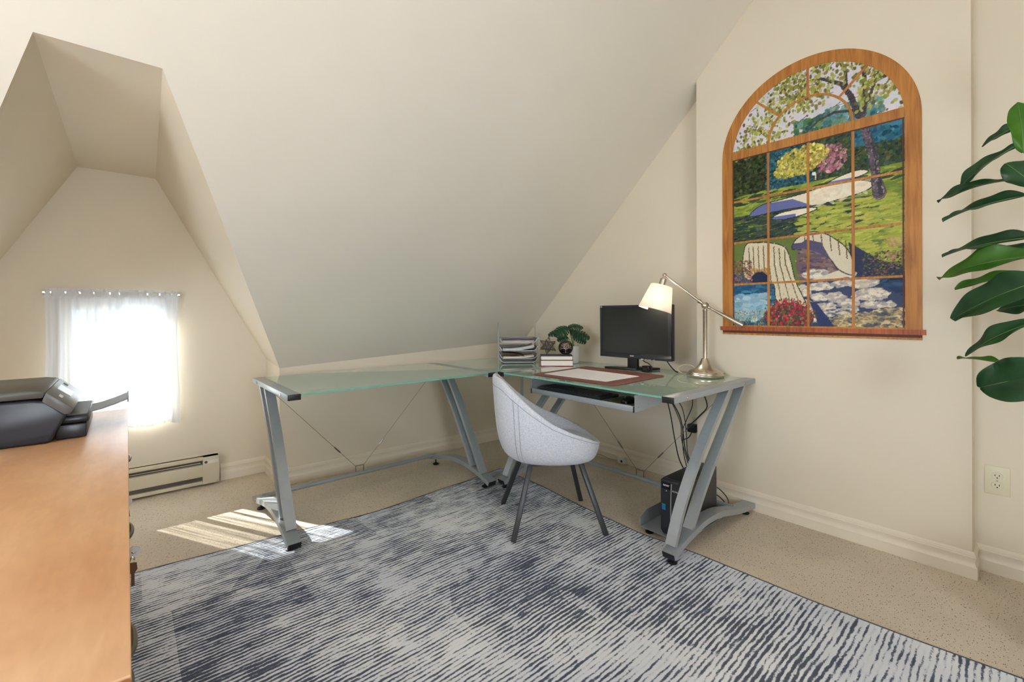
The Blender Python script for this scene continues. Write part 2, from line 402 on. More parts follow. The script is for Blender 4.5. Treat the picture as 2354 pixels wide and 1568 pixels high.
m = MB(); m.poly([(TL, vd, DT), (DL, YD, DZ), kdl]); m.poly([(TL, vd, DT), (TL, YD, DT), (DL, YD, DZ)])
m.poly([kdl, (DL, YD, DZ), (DL, YD, 0), (DL, 3.2, 0)]); struct('wall_dormer_left', m, M_wall)
WX0, WX1, WZ0, WZ1 = -0.29, 0.205, 0.47, 1.19      # window opening in the dormer end wall
kR = (TRb-DR)/(DT-DZ); kL = (TL-DL)/(DT-DZ)
def dr(z): return DR+max(0, z-DZ)*kR
def dl(z): return DL+max(0, z-DZ)*kL
m = MB(); P = lambda u, z: (u, YD, z)
m.poly([P(DL, 0), P(DR, 0), P(DR, WZ0), P(DL, WZ0)])
m.poly([P(DL, WZ0), P(WX0, WZ0), P(WX0, WZ1), P(dl(WZ1), WZ1), P(DL, DZ)])
m.poly([P(WX1, WZ0), P(DR, WZ0), P(DR, DZ), P(dr(WZ1), WZ1), P(WX1, WZ1)])
m.poly([P(dl(WZ1), WZ1), P(WX0, WZ1), P(WX1, WZ1), P(dr(WZ1), WZ1), P(TRb, DT), P(TL, DT)])
struct('wall_dormer_end', m, M_wall)
m = MB(); m.poly([(DR, vk(DR), 0), (XR, vk(XR), 0), kr, kd]); struct('wall_back', m, M_wall)
m = MB(); m.poly([(XL, 3.2, 0), (DL, 3.2, 0), kdl, kl]); struct('wall_back_left', m, M_wall)
prof = [(YF, 0), (YF, ZC), (vt, ZC), (vk(XR), zs(vk(XR))), (vk(XR), 0)]
struct('wall_right', MB().prism([(XR, y, z) for y, z in prof], (0.06, 0, 0)), M_wall)
prof = [(YF, 0), (YF, ZC), (vt, ZC), (3.2, zs(3.2)), (3.2, 0)]
# left wall with an assumed window, unseen front wall with a window added for fill
m = MB(); a0, a1, b0, b1 = -0.25, 1.05, 0.9, 1.9
m.poly([(XL, YF, 0), (XL, YF, ZC), (XL, a0, ZC), (XL, a0, 0)]); m.poly([(XL, a0, 0), (XL, a0, b0), (XL, a1, b0), (XL, a1, 0)])
m.poly([(XL, a0, b1), (XL, a0, ZC), (XL, vt, ZC), (XL, a1, zs(a1)), (XL, a1, b1)]); m.poly([(XL, a1, 0), (XL, a1, zs(a1)), (XL, 3.2, zs(3.2)), (XL, 3.2, 0)])
struct('wall_left', m, M_wall)
m = MB(); c0, c1 = -0.75, 0.55; b0, b1 = .7, 1.6
m.box((XL, YF-.06, 0), (c0, YF, ZC)); m.box((c1, YF-.06, 0), (XR, YF, ZC)); m.box((c0, YF-.06, 0), (c1, YF, b0)); m.box((c0, YF-.06, b1), (c1, YF, ZC))
struct('wall_front', m, M_wall)
# chimney breast
CB0, CB1 = 0.155, 1.335
struct('wall_chimney', MB().prism([(XB, CB1, 0), (XB, CB1, zs(CB1)), (XB, vt, ZC), (XB, CB0, ZC), (XB, CB0, 0)], (XR-XB, 0, 0)), M_wall)

def window(name, o, ex, w, z0, z1, depth=0.07, screen=False, nrm=(0, 1, 0)):
    ex = Vector(ex); nr = Vector(nrm); o = Vector(o)
    def bx(mb, a0, a1, b0, b1, d0, d1):
        P = [o+ex*a+nr*d+Vector((0, 0, z)) for z in (b0, b1) for (a, d) in ((a0, d0), (a1, d0), (a1, d1), (a0, d1))]
        mb.add(P, [(0, 3, 2, 1), (4, 5, 6, 7), (0, 1, 5, 4), (1, 2, 6, 5), (2, 3, 7, 6), (3, 0, 4, 7)])
    fr = MB(); t = .03
    for q in ((0, w, z0, z0+t), (0, w, z1-t, z1), (0, t, z0, z1), (w-t, w, z0, z1)): bx(fr, *q, 0, depth)
    root = struct(name, fr, M_trim)
    for k, (x0, x1) in enumerate(((t, w/2+.012), (w/2-.012, w-t))):
        sa = MB(); d0 = depth*.35+k*.02; s = .024
        for q in ((x0, x1, z0+t, z0+t+s), (x0, x1, z1-t-s, z1-t), (x0, x0+s, z0+t, z1-t), (x1-s, x1, z0+t, z1-t)): bx(sa, *q, d0, d0+.018)
        so = sa.build('sash', M_trim, root)
        g = MB(); bx(g, x0+s, x1-s, z0+t+s, z1-t-s, d0+.007, d0+.011); g.build('pane', M_pane, so)
    if screen:
        g = MB(); g.poly([o+ex*a+nr*(depth-.004)+Vector((0, 0, z)) for a, z in ((t, z0+t), (w/2, z0+t), (w/2, z1-t), (t, z1-t))]); g.build('sun_dimmer', M_dimmer, root)  # unseen sheet added to dim the sun through the left half
    return root
window('window_1', (WX0, YD, 0), (1, 0, 0), WX1-WX0, WZ0, WZ1, 0.08, True)
window('assumed_window', (XL, a0, 0), (0, 1, 0), a1-a0, .9, 1.9, 0.08, nrm=(-1, 0, 0))  # unseen window assumed here to hold the left daylight lamp
window('fill_window', (c0, YF, 0), (1, 0, 0), c1-c0, b0, b1, 0.08, nrm=(0, -1, 0))  # unseen window added to hold the front fill lamp

BP = [(0, 0), (.016, 0), (.016, .047), (.012, .052), (.009, .062), (.009, .072), (.013, .083), (.014, .087), (.011, .090), (.011, .095), (.008, .098), (.008, .102), (.004, .108), (0, .109)]
def baseboard(name, path):
    """profile swept along a floor polyline; the room lies to the left of the walking direction"""
    m = MB(); n = len(path); rows = []
    for i, p in enumerate(path):
        p = Vector((*p, 0)); ds = []
        if i > 0: ds.append((p-Vector((*path[i-1], 0))).normalized())
        if i < n-1: ds.append((Vector((*path[i+1], 0))-p).normalized())
        ns = [Vector((-d.y, d.x, 0)) for d in ds]
        nn = ns[0] if len(ns) == 1 else (ns[0]+ns[1])/(1+ns[0].dot(ns[1]))
        rows.append([p+nn*o+Vector((0, 0, z)) for o, z in BP])
    m.grid(rows); nb = len(BP)
    m.f.append(tuple(range(nb))); m.f.append(tuple(range((n-1)*nb, n*nb)))
    struct(name, m, M_trim, smooth=True)
baseboard('baseboard_right', [(XR, YF), (XR, CB0), (XB, CB0), (XB, CB1), (XR, CB1), (XR, vk(XR)), (DR, vk(DR)), (DR, YD), (0.47, YD)])

# ------------------------------------------------------------------ baseboard heater under the dormer window
HX0, HX1 = -0.62, 0.457; HY = YD-.06
t = thing('baseboard_heater', ((HX0+HX1)/2, HY+.03, 0.012), 'long low cream electric baseboard heater under the curtained window', 'heater')
M_heat = mat('heater_enamel', (214, 204, 180), 0.4, var=0.04); M_fin = mat('heater_dark_slot', (96, 90, 82), 0.5, 0.3)
MB().box((HX0, HY+.028, .012), (HX1, YD-.001, .186)).build('back_plate', M_heat, t)
MB().box((HX0, HY, .166), (HX1, HY+.05, .186)).build('top_cover', M_heat, t, bevel=.004)
MB().box((HX0, HY+.002, .062), (HX1, HY+.008, .138)).build('front_panel', M_heat, t, bevel=.002)
MB().box((HX0, HY+.004, .012), (HX1, HY+.03, .034)).build('bottom_rail', M_heat, t, bevel=.003)
MB().box((HX0+.02, HY+.02, .036), (HX1-.09, HY+.027, .060)).build('heating_slot', M_fin, t)
MB().box((HX0+.02, HY+.02, .140), (HX1-.09, HY+.027, .165)).build('heating_slot', M_fin, t)
MB().box((HX0+.02, HY+.008, .149), (HX1-.10, HY+.02, .154)).build('louver', M_chrome, t)
e = MB().box((HX1-.088, HY-.001, .012), (HX1, HY+.055, .186)).build('end_cap', M_heat, t, bevel=.003)
MB().box((HX1-.086, HY-.003, .143), (HX1-.004, HY-.001, .164)).build('control_plate', mat('heater_plate', (226, 222, 210), .4), e)
MB().lathe([(0, .006), (.006, .006), (.0085, 0)], (HX1-.072, HY-.003, .1535), (0, -1, 0), 16).build('thermostat_dial', M_fin, e)
MB().lathe([(0, .002), (.003, .002), (.0035, 0)], (HX1-.012, HY-.001, .024), (0, -1, 0), 10).build('screw', M_chrome, e)

# ------------------------------------------------------------------ curtain and rod
t = thing('sheer_curtain', (-0.05, 3.488, .43), 'sheer white gathered curtain hanging over the small dormer window', 'curtain')
def drape(z0, z1, nz, amp0, amp1, y, x0=-.337, x1=.246, nx=150, seed=3, hem=.006, freq=1.0):
    r = random.Random(seed); ph = [r.uniform(0, 6.3) for _ in range(6)]; rows = []
    for j in range(nz+1):
        f = j/nz; z = z0+(z1-z0)*f; am = amp0+(amp1-amp0)*f; row = []
        for i in range(nx+1):
            s = i/nx; x = x0+(x1-x0)*s
            w = math.sin(78*freq*s+ph[0]+1.2*math.sin(9*s+ph[1]))*.55+math.sin(131*freq*s+ph[2]+.8*f)*.3+math.sin(41*freq*s+ph[3])*.4
            side = .012*math.sin(f*5+ph[4])*(1-2*s)
            row.append((x+side*(1-f)+.002*math.sin(60*s+3*f), y+w*am, z+(hem*math.sin(23*s+ph[5])+.004*math.sin(57*s)+.014*(s-.6)) * (1-f)))
        rows.append(row)
    return MB().grid(rows)
drape(.43, 1.232, 22, .010, .0045, 3.488).build('curtain_panel', M_curtain, t, smooth=True)
drape(1.232, 1.252, 4, .0045, .0055, 3.486, seed=9, hem=0, freq=1.5).build('gathered_heading', M_ruffle, t, smooth=True)
drape(1.205, 1.234, 4, .004, .0045, 3.482, seed=5, hem=.001, freq=1.5).build('rod_pocket', M_ruffle, t, smooth=True)
t = thing('curtain_rod', (-.05, 3.488, 1.228), 'thin metal curtain rod at the top of the sheer curtain', 'curtain rod')
MB().box((-.345, 3.485, 1.222), (.254, 3.491, 1.234)).build('rod', M_chrome, t)
for x in (-.345, .250): MB().box((x, 3.488, 1.218), (x+.004, YD, 1.238)).build('bracket', mat('rod_bracket', (112, 104, 92), .4, .6), t)

# ------------------------------------------------------------------ wall outlets
def outlet(c, nrm, ex, label, plugs=0):
    c = Vector(c); nr = Vector(nrm); ex = Vector(ex)
    t = thing('wall_outlet', c-Vector((0, 0, .06)), label, 'outlet')
    MB().obox(c+nr*.003, (.073, .006, .120), ex, nr).build('cover_plate', M_ivory, t, bevel=.002)
    for dz in (-.02, .02):
        p = c+nr*.0065+Vector((0, 0, dz))
        f = MB().lathe([(0, .0025), (.0165, .0025), (.0172, 0)], p, nr, 20).build('socket', M_ivory, t)
        for dx in (-.006, .006): MB().obox(p+nr*.0028+ex*dx+Vector((0, 0, .003)), (.0022, .0006, .008), ex, nr).build('slot', M_black, f)
        MB().obox(p+nr*.0028+Vector((0, 0, -.007)), (.004, .0006, .0045), ex, nr).build('slot', M_black, f)
    MB().lathe([(0, .0012), (.0028, .0008), (.003, 0)], c+nr*.006, nr, 8).build('screw', M_chrome, t)
    return t
outlet((XR, .088, .392), (-1, 0, 0), (0, -1, 0), 'ivory duplex wall outlet under the big leafy plant')
t = outlet((XR, 1.415, .405), (-1, 0, 0), (0, -1, 0), 'ivory wall outlet behind the hanging desk cables')
t = thing('power_adapter', (XR-.03, 1.41, .335), 'black plug-in power adapter at the outlet behind the desk', 'adapter')
MB().box((XR-.052, 1.385, .340), (XR-.011, 1.44, .392)).build('adapter_body', M_black, t, bevel=.006)
MB().tube(spline([(XR-.045, 1.41, .342), (XR-.07, 1.42, .31), (2.66, 1.44, .30)]), .003, 6).build('cord', M_black, t)
t = outlet((2.01, vk(2.01), .365), (0, -1, 0), (1, 0, 0), 'wall outlet on the low wall behind the desk legs')
t = thing('phone_jack_box', (2.744, 1.95, 0.0), 'small white surface jack box low on the baseboard under the desk', 'jack box')
MB().box((2.728, 1.925, .006), (2.762, 1.978, .052)).build('box', M_potw, t, bevel=.003)
MB().box((2.7265, 1.935, .018), (2.728, 1.95, .034)).build('socket', M_black, t)
MB().tube(spline([(2.745, 1.978, .02), (2.745, 2.06, .012), (2.748, 2.16, .02), (2.744, 2.25, .004)]), .0014, 5).build('wire', mat('phone_wire', (60, 46, 30), .6), t)

# ------------------------------------------------------------------ rug
ev = [(-.9, 2.51), (0.024, 2.476), (.5, 2.43), (1.035, 2.366), (1.6, 2.405), (1.95, 2.432), (2.03, 2.432)]
def edge_v(u):
    for (a, va), (b, vb) in zip(ev, ev[1:]):
        if u <= b: s = (u-a)/(b-a); s = s*s*(3-2*s)*.5+s*.5; return va+(vb-va)*s
    return ev[-1][1]
eu = [(-1.3, 2.05), (0, 2.02), (.25, 1.99), (.55, 1.965), (.98, 1.96), (1.13, 1.945), (1.265, 1.93), (1.5, 1.942), (2.0, 1.97), (2.3, 1.995), (2.6, 2.0)]
def edge_u(v):
    for (a, ua), (b, ub) in zip(eu, eu[1:]):
        if v <= b: return ua+(ub-ua)*(v-a)/(b-a)
    return eu[-1][1]
NX, NY = 90, 100; V0 = -1.3; top = []
def rug_z(u, v):
    d = math.exp(-((u-1.96)/.10)**2-((v-1.98)/.20)**2)*.010+math.exp(-((u-1.98)/.08)**2-((v-2.40)/.06)**2)*.006
    d += .003*max(0, math.sin(9*u+4*v))*math.exp(-((u-1.9)/.25)**2-((v-2.1)/.35)**2)
    return RUGZ+d
for j in range(NY+1):
    row = []
    for i in range(NX+1):
        u = -.9+2.89*i/NX; v = V0+(edge_v(u)-V0)*j/NY; u = -.9+(edge_u(v)+.9)*i/NX
        row.append((u, v, rug_z(u, v)))
    top.append(row)
t = thing('area_rug', (.56, .6, 0), 'grey and white distressed striped area rug on the beige carpet', 'rug')
m = MB().grid(top)
m.build('pile', M_rug, t, smooth=True)
loop = [top[-1][i] for i in range(NX+1)]
right = [top[j][-1] for j in range(NY, -1, -1)]
def strip(P, off):
    rows = [[(p[0], p[1], p[2]+.0012) for p in P], [(p[0]+off[0], p[1]+off[1], p[2]) for p in P], [(p[0]+off[0], p[1]+off[1], 0.0) for p in P]]
    return MB().grid(rows)
strip(loop, (0, .008)).build('bound_edge', M_rugedge, t, smooth=True)
strip(right, (.008, 0)).build('bound_edge', M_rugedge, t, smooth=True)

# ------------------------------------------------------------------ L-shaped glass desk
DH = .739; BT = .028; BW = .058; GT = .010     # height, bar thickness, bar width, glass thickness
def desk(name, label, o, ex, ey, L, D, s1, s2, foot, tube_d, tube_z, pads, cable=True, wires=None):
    """o: front corner at end A; ex along the length, ey towards the back"""
    o = Vector(o); ex = Vector(ex); ey = Vector(ey); Zv = Vector((0, 0, 1))
    P = lambda a, b, z: o+ex*a+ey*b+Zv*z
    c = P(L/2, D/2, 0); t = thing(name, c, label, 'desk', 'glass and steel desks')
    # glass panel with polished edge
    def bxp(mb, a0, a1, b0, b1, z0, z1):
        mb.add([P(a, b, z) for z in (z0, z1) for (a, b) in ((a0, b0), (a1, b0), (a1, b1), (a0, b1))],
               [(0, 3, 2, 1), (4, 5, 6, 7), (0, 1, 5, 4), (1, 2, 6, 5), (2, 3, 7, 6), (3, 0, 4, 7)]); return mb
    g = MB(); bxp(g, BW-.004, L-BW+.004, .004, D-.004, DH-GT, DH-.001); gp = g.build('glass_top', M_glass, t)
    bxp(MB(), BW+.001, L-BW-.001, .0005, .004, DH-GT, DH-.001).build('glass_edge', M_glassedge, gp)
    for a0, k in ((0, 0), (L-BW, 1)):
        ac = a0+BW/2
        tb = bxp(MB(), a0, a0+BW, .004, D, DH-BT, DH).build('top_bar', M_alu, t, bevel=.003)
        bxp(MB(), a0+.001, a0+BW-.001, -.001, .006, DH-BT+.0005, DH-.0005).build('end_cap', M_black, tb, bevel=.0015)
        out = a0 if k == 0 else a0+BW; sg = -1 if k == 0 else 1
        for b in (.12, D*.84): MB().lathe([(0, .004), (.006, .0035), (.0075, 0)], P(out, b, DH-BT/2), ex*sg, 12).build('bolt', M_chrome, tb)
        fp = [P(ac, b, z) for b, z in foot]
        ft = MB().bar(spline(fp, 3), ex, BW, BT).build('foot', M_alu, t, smooth=True)
        p0, p1 = Vector(fp[0]), Vector(fp[1]); d = (p0-p1).normalized()
        MB().bar([p0-d*.002, p0+d*.004], ex, BW-.003, BT-.002).build('end_cap', M_black, ft)
        MB().lathe([(0, .004), (.006, .0035), (.0075, 0)], P(out, foot[-1][0]-.08, foot[-1][1]+.012), ex*sg, 12).build('bolt', M_chrome, ft)
        for b, zt in pads:
            q = P(ac, b, 0); zg = RUGZ if b == pads[0][0] else 0.0
            MB().lathe([(0, zg), (.021, zg), (.022, zg+.006), (.012, zg+.012), (.005, zg+.014), (.005, zt), (0, zt)], q, (0, 0, 1), 14).build('levelling_foot', M_black, ft, smooth=True)
        for s in (s1, s2): MB().bar(spline([P(ac-sg*.006, b, z) for b, z in s], 4), ex, .047, .022).build('leg', M_alu, t, smooth=True)
        MB().lathe([(0, .004), (.0055, .0035), (.007, 0)], P(out-sg*.015, s2[-2][0], s2[-2][1]), ex*sg, 12).build('bolt', M_chrome, t)
    MB().tube([P(BW*.6, tube_d, tube_z), P(L-BW*.6, tube_d, tube_z)], .0135, 14).build('stretcher', M_alu, t, smooth=True)
    mid = L*.5
    for zt in (tube_z,):
        br = MB().tube([P(mid-.026, tube_d, tube_z+.008), P(mid-.026, tube_d, tube_z+.05), P(mid+.026, tube_d, tube_z+.05), P(mid+.026, tube_d, tube_z+.008)], .003, 6).build('cable_bracket', M_steelwire, t)
    for sg in (-1, 1):
        a = P(mid+sg*.026, tube_d, tube_z+.048); b = P(mid+sg*(L/2-BW), tube_d-.02, DH-.05)
        w = MB().tube([a, b], .0013, 5).build('tension_wire', M_steelwire, t)
        q = a.lerp(b, .23); d = (b-a).normalized()
        MB().tube([q-d*.03, q-d*.022, q+d*.022, q+d*.03], [.002, .0045, .0045, .002], 8).build('turnbuckle', M_steelwire, w)
    return t
# left unit, along the knee wall
footL = [(.004, .049), (.12, .085), (.26, .108), (.38, .112), (.50, .095), (.60, .072), (.742, .043)]
s1L = [(.085, .09), (.205, .28), (.315, .45), (.415, .59), (.512, .715)]
s2L = [(.19, .112), (.295, .285), (.405, .45), (.52, .595), (.63, .715)]
deskA = desk('glass_desk', 'green glass and silver steel desk with an empty top along the low wall', (.547, 2.18, 0), (1, 0, 0), (0, 1, 0), 1.20, .742, s1L, s2L, footL, .67, .070, ((.075, .05), (.67, .05)))
footR = [(.004, .049), (.09, .078), (.19, .098), (.28, .112), (.36, .113), (.46, .105), (.58, .078), (.72, .05), (.868, .032)]
s1R = [(.035, .080), (.105, .21), (.195, .335), (.295, .445), (.40, .548), (.50, .638), (.585, .715)]
s2R = [(.185, .105), (.265, .205), (.365, .315), (.475, .425), (.585, .530), (.68, .622), (.768, .715)]
deskB = desk('glass_desk', 'green glass and silver steel desk holding the monitor and lamp', (1.775, 2.195, 0), (0, -1, 0), (1, 0, 0), 1.20, .872, s1R, s2R, footR, .66, .070, ((.035, .05), (.80, .035)))
# keyboard tray of the right unit
KX0, KX1, KY0, KY1 = 1.792, 2.14, 1.207, 1.905; KZ0, KZ1 = .640, .720
tr = MB().box((KX0+.012, KY0+.004, KZ0+.008), (KX1, KY1-.004, KZ0+.016)).build('keyboard_shelf', M_alu, deskB)
MB().box((KX0, KY0+.003, KZ0), (KX0+.014, KY1-.003, KZ0+.028)).build('front_lip', M_alu, tr, bevel=.003)
for y in (KY0-.001, KY1-.003): MB().box((KX0-.002, y, KZ0-.002), (KX0+.016, y+.004, KZ0+.026)).build('corner_cap', M_black, tr)
for y in (KY0-.0045, KY1+.0015):
    MB().prism([(KX0+.004, y, KZ0-.002), (KX0+.004, y, KZ1), (KX1+.06, y, KZ1+.006), (KX1+.06, y, KZ0+.022)], (0, .003, 0)).build('side_bracket', M_alu, tr)
for y in (KY0-.012, KY1+.0045): MB().box((KX0+.03, y, KZ1-.004), (KX1+.06, y+.0095, DH-GT-.0005)).build('mounting_rail', M_alu, tr)
MB().lathe([(0, .002), (.003, .0015), (.0035, 0)], (KX0+.03, KY0-.0045, KZ0+.02), (0, -1, 0), 8).build('screw', M_chrome, tr)
# corner glass between the two units
t = thing('corner_desk_panel', (2.2, 2.55, DH-.04), 'green glass corner panel joining the two desks under the letter trays', 'desk panel', 'glass and steel desks')
cx0, cx1, cy0, cy1 = 1.752, 2.64, 2.200, 2.918
g = MB().box((cx0, cy0, DH-GT), (cx1, cy1, DH-.001)).build('glass_top', M_glass, t)
MB().box((cx0+.001, cy0+.03, DH-GT-.02), (cx0+.03, cy1-.05, DH-GT)).build('support_rail', M_alu, t)
MB().box((cx0+.035, cy0+.001, DH-GT-.02), (cx1-.02, cy0+.03, DH-GT)).build('support_rail', M_alu, t)
MB().lathe([(0, 0), (.02, 0), (.021, .006), (.012, .012), (.0125, DH-GT)], (cx1-.06, cy1-.06, 0), (0, 0, 1), 14).build('support_leg', M_alu, t, smooth=True)

# ------------------------------------------------------------------ upholstered chair
CH = Vector((1.716, 1.671, 0)); cf = Vector((.837, -.547, 0)).normalized(); cl_ = Vector((-cf.y, cf.x, 0))
def cp(a, b, z): return CH+cf*a+cl_*b+Vector((0, 0, z))
t = thing('tub_chair', (CH.x, CH.y, RUGZ), 'light grey fabric tub chair with four dark steel legs on the rug', 'chair')
NPH = 64
def rim(ph):
    """ph 0 = back, pi = front: plan point (forward, left) and rim height"""
    c, s = math.cos(ph), math.sin(ph); e = .78
    x = -math.copysign(abs(c)**e, c)*(.312 if c > 0 else .245); y = math.copysign(abs(s)**e, s)*.258
    f = x
    hs = [(-.33, .785), (-.29, .775), (-.24, .725), (-.15, .645), (-.05, .572), (.05, .525), (.13, .494), (.19, .466), (.25, .435)]
    for (a, za), (b, zb) in zip(hs, hs[1:]):
        if f <= b: h = za+(zb-za)*max(0, (f-a)/(b-a)); break
    return x, y, h
SB = .342; SEAT = .415
outer = [(.30, 0, 0), (.55, 0, .000), (.74, .03, .004), (.86, .13, 0), (.925, .30, 0), (.965, .58, 0), (.99, .85, 0), (1.0, .965, 0), (.985, 1.0, 0), (.945, 1.004, 0), (.912, .985, 0)]
rows = []
for s, tt, dz in outer:
    rows.append([cp(rim(2*PI*k/NPH)[0]*s, rim(2*PI*k/NPH)[1]*s, SB+dz+(rim(2*PI*k/NPH)[2]-SB)*tt) for k in range(NPH)])
for s, tt in ((.885, .75), (.865, .35), (.84, 0.0), (.75, -.1)):
    row = []
    for k in range(NPH):
        x, y, h = rim(2*PI*k/NPH); row.append(cp(x*s, y*s, SEAT+(max(h-.02, SEAT)-SEAT)*tt if tt >= 0 else SEAT-.02))
    rows.append(row)
m = MB().grid(rows, closed=True); m.f.append(tuple(reversed(range(NPH))))
sh = m.build('shell', M_fabric, t, smooth=True, sub=1)
rows = []
for s, dz in ((.862, -.03), (.868, -.005), (.86, .012), (.82, .024), (.6, .033), (.3, .036), (.02, .036)):
    rows.append([cp(rim(2*PI*k/48)[0]*s+(.012 if s > .8 else .01), rim(2*PI*k/48)[1]*s, SEAT+dz+.012*s*(-rim(2*PI*k/48)[0]/.3)*.4) for k in range(48)])
MB().grid(rows, closed=True).build('seat_cushion', M_fabric, t, smooth=True, sub=1)
M_seam = mat('seam_thread', (150, 154, 166), .9)
pts = []
for k in range(NPH+1):
    x, y, h = rim(2*PI*k/NPH); pts.append(cp(x*.9985, y*.9985, SB+(h-SB)*.90))
MB().tube(pts, .0011, 5, cap=False).build('rim_seam', M_seam, sh)
for ph in (-.26*PI, -.295*PI, .26*PI):
    pts = []
    for s, tt, dz in outer[1:8]:
        x, y, h = rim(2*PI*0+ph); pts.append(cp(x*s*1.002, y*s*1.002, SB+dz+(h-SB)*tt*.93))
    MB().tube(spline(pts, 3), .0009, 5).build('side_seam', M_seam, sh)
for (a, b) in ((-.235, -.218), (.228, -.218), (-.235, .222), (.228, .222)):
    top_ = cp(a*.55, b*.52, SB+.006); ft = cp(a, b, RUGZ); ft.z = RUGZ if ft.x < 1.94 else 0.0
    d = (top_-ft).normalized(); sd = d.cross(cf).normalized() if True else cl_
    MB().bar([ft, top_], sd, .024, .024).build('leg', M_leg, t, bevel=.002)
MB().obox(cp(0, 0, SB-.004), (.26, .24, .012), cf).build('seat_mount', M_leg, t)

# ------------------------------------------------------------------ computer tower and its stand
TX0, TX1, TY0, TY1, TZ0, TZ1 = 1.968, 2.345, 1.073, 1.176, .034, .302
t = thing('computer_stand', (2.17, 1.17, 0), 'low grey metal computer stand on the carpet under the desk end', 'computer stand')
MB().box((1.957, 1.055, .028), (2.40, 1.283, .031)).build('base_plate', M_alu, t)
MB().prism([(1.957, 1.281, .03), (1.957, 1.281, .075), (2.02, 1.281, .10), (2.40, 1.281, .10), (2.40, 1.281, .03)], (0, .003, 0)).build('side_plate', M_alu, t)
MB().prism([(2.32, 1.055, .03), (2.40, 1.055, .03), (2.40, 1.055, .085)], (0, .003, 0)).build('corner_gusset', M_alu, t)
MB().box((2.398, 1.055, .028), (2.401, 1.283, .085)).build('back_plate', M_alu, t)
for x, y in ((1.99, 1.10), (1.99, 1.25), (2.36, 1.10), (2.36, 1.25)):
    MB().lathe([(0, 0), (.02, 0), (.021, .008), (.011, .013), (.009, .028)], (x, y, 0), (0, 0, 1), 14).build('foot', M_black, t, smooth=True)
t = thing('computer_tower', (2.15, 1.125, .0315), 'slim black desktop computer tower standing on the metal stand', 'computer')
bd = MB().box((TX0+.026, TY0, TZ0-.002), (TX1, TY1, TZ1-.003)).build('case', mat('black_steel_case', (40, 42, 41), .42, .3), t, bevel=.003)
fr = MB().prism([(TX0+.006, TY0+.004, TZ0), (TX0, TY0+.012, TZ0+.02), (TX0, TY0+.012, TZ1-.008), (TX0+.008, TY0+.006, TZ1), (TX0+.027, TY0+.0005, TZ1), (TX0+.027, TY0+.0005, TZ0-.001)], (0, TY1-TY0-.012, 0)).build('front_bezel', M_dark, t, bevel=.004)
yL, yR = TY1-.010, TY0+.012
MB().box((TX0-.0012, yL-.045, TZ1-.047), (TX0+.001, yL+.001, TZ1-.013)).build('logo_panel', M_gloss, fr)
text_part('acer', fr, .017, (TX0-.0016, yL-.0225, TZ1-.033), (0, -1, 0), (0, 0, 1), M_white, width=.032)
text_part('HDMI', fr, .011, (TX0-.0006, yR+.017, TZ1-.052), (0, -1, 0), (0, 0, 1), M_white, width=.031)
pa = [(TX0-.002, yL-.050+.004*math.sin(k/10*2.2), TZ1-.016-.21*k/10) for k in range(11)]
MB().tube(pa, .0032, 8).build('silver_strip', mat('satin_silver', (196, 196, 198), .3, .8), fr, smooth=True)
st = MB().box((TX0-.0012, yL-.018, TZ0+.118), (TX0+.001, yL+.001, TZ0+.146)).build('blue_sticker', M_blue, fr)
MB().box((TX0-.0015, yL-.018, TZ0+.143), (TX0-.001, yL+.001, TZ0+.147)).build('green_band', M_green, st)
MB().lathe([(0, .001), (.0025, .001), (.003, 0)], (TX0, yL-.022, TZ1-.055), (-1, 0, 0), 10).build('power_light', M_white, fr)
for dy, dz, w in ((.014, .030, .012), (.034, .024, .006), (.040, .036, .024), (.062, .028, .014)):
    MB().box((TX0-.0006, yL-dy-w, TZ0+dz), (TX0+.002, yL-dy, TZ0+dz+.0045)).build('port', M_black, fr)
MB().box((TX0-.0006, yR+.002, TZ0+.058), (TX0+.0015, yR+.03, TZ0+.064)).build('card_slot', M_black, fr)
MB().box((TX0+.10, TY0-.0008, TZ0+.01), (TX1-.006, TY0+.002, TZ1-.022)).build('perforated_vent', M_vent, bd)
MB().box((TX0+.036, TY0-.0009, TZ1-.09), (TX0+.062, TY0+.001, TZ1-.025)).build('green_label', M_gloss, bd)
for dz in (.035, .052, .072): MB().box((TX0+.040, TY0-.0013, TZ1-dz-.012), (TX0+.046, TY0-.0008, TZ1-dz)).build('green_mark', M_green, bd)
for k, (y, z, dx, zz) in enumerate(((1.10, .12, .10, .035), (1.11, .15, .14, .05), (1.12, .09, .08, .03))):
    MB().tube(spline([(TX1-.002, y, z), (TX1+dx*.6, y+.005, z+.005), (TX1+dx, y-.03, z*.6), (TX1+dx*.85, y-.035, .034), (TX1+dx*.4, y+.05, .04)]), .0028, 6).build('rear_cable', M_black, t)

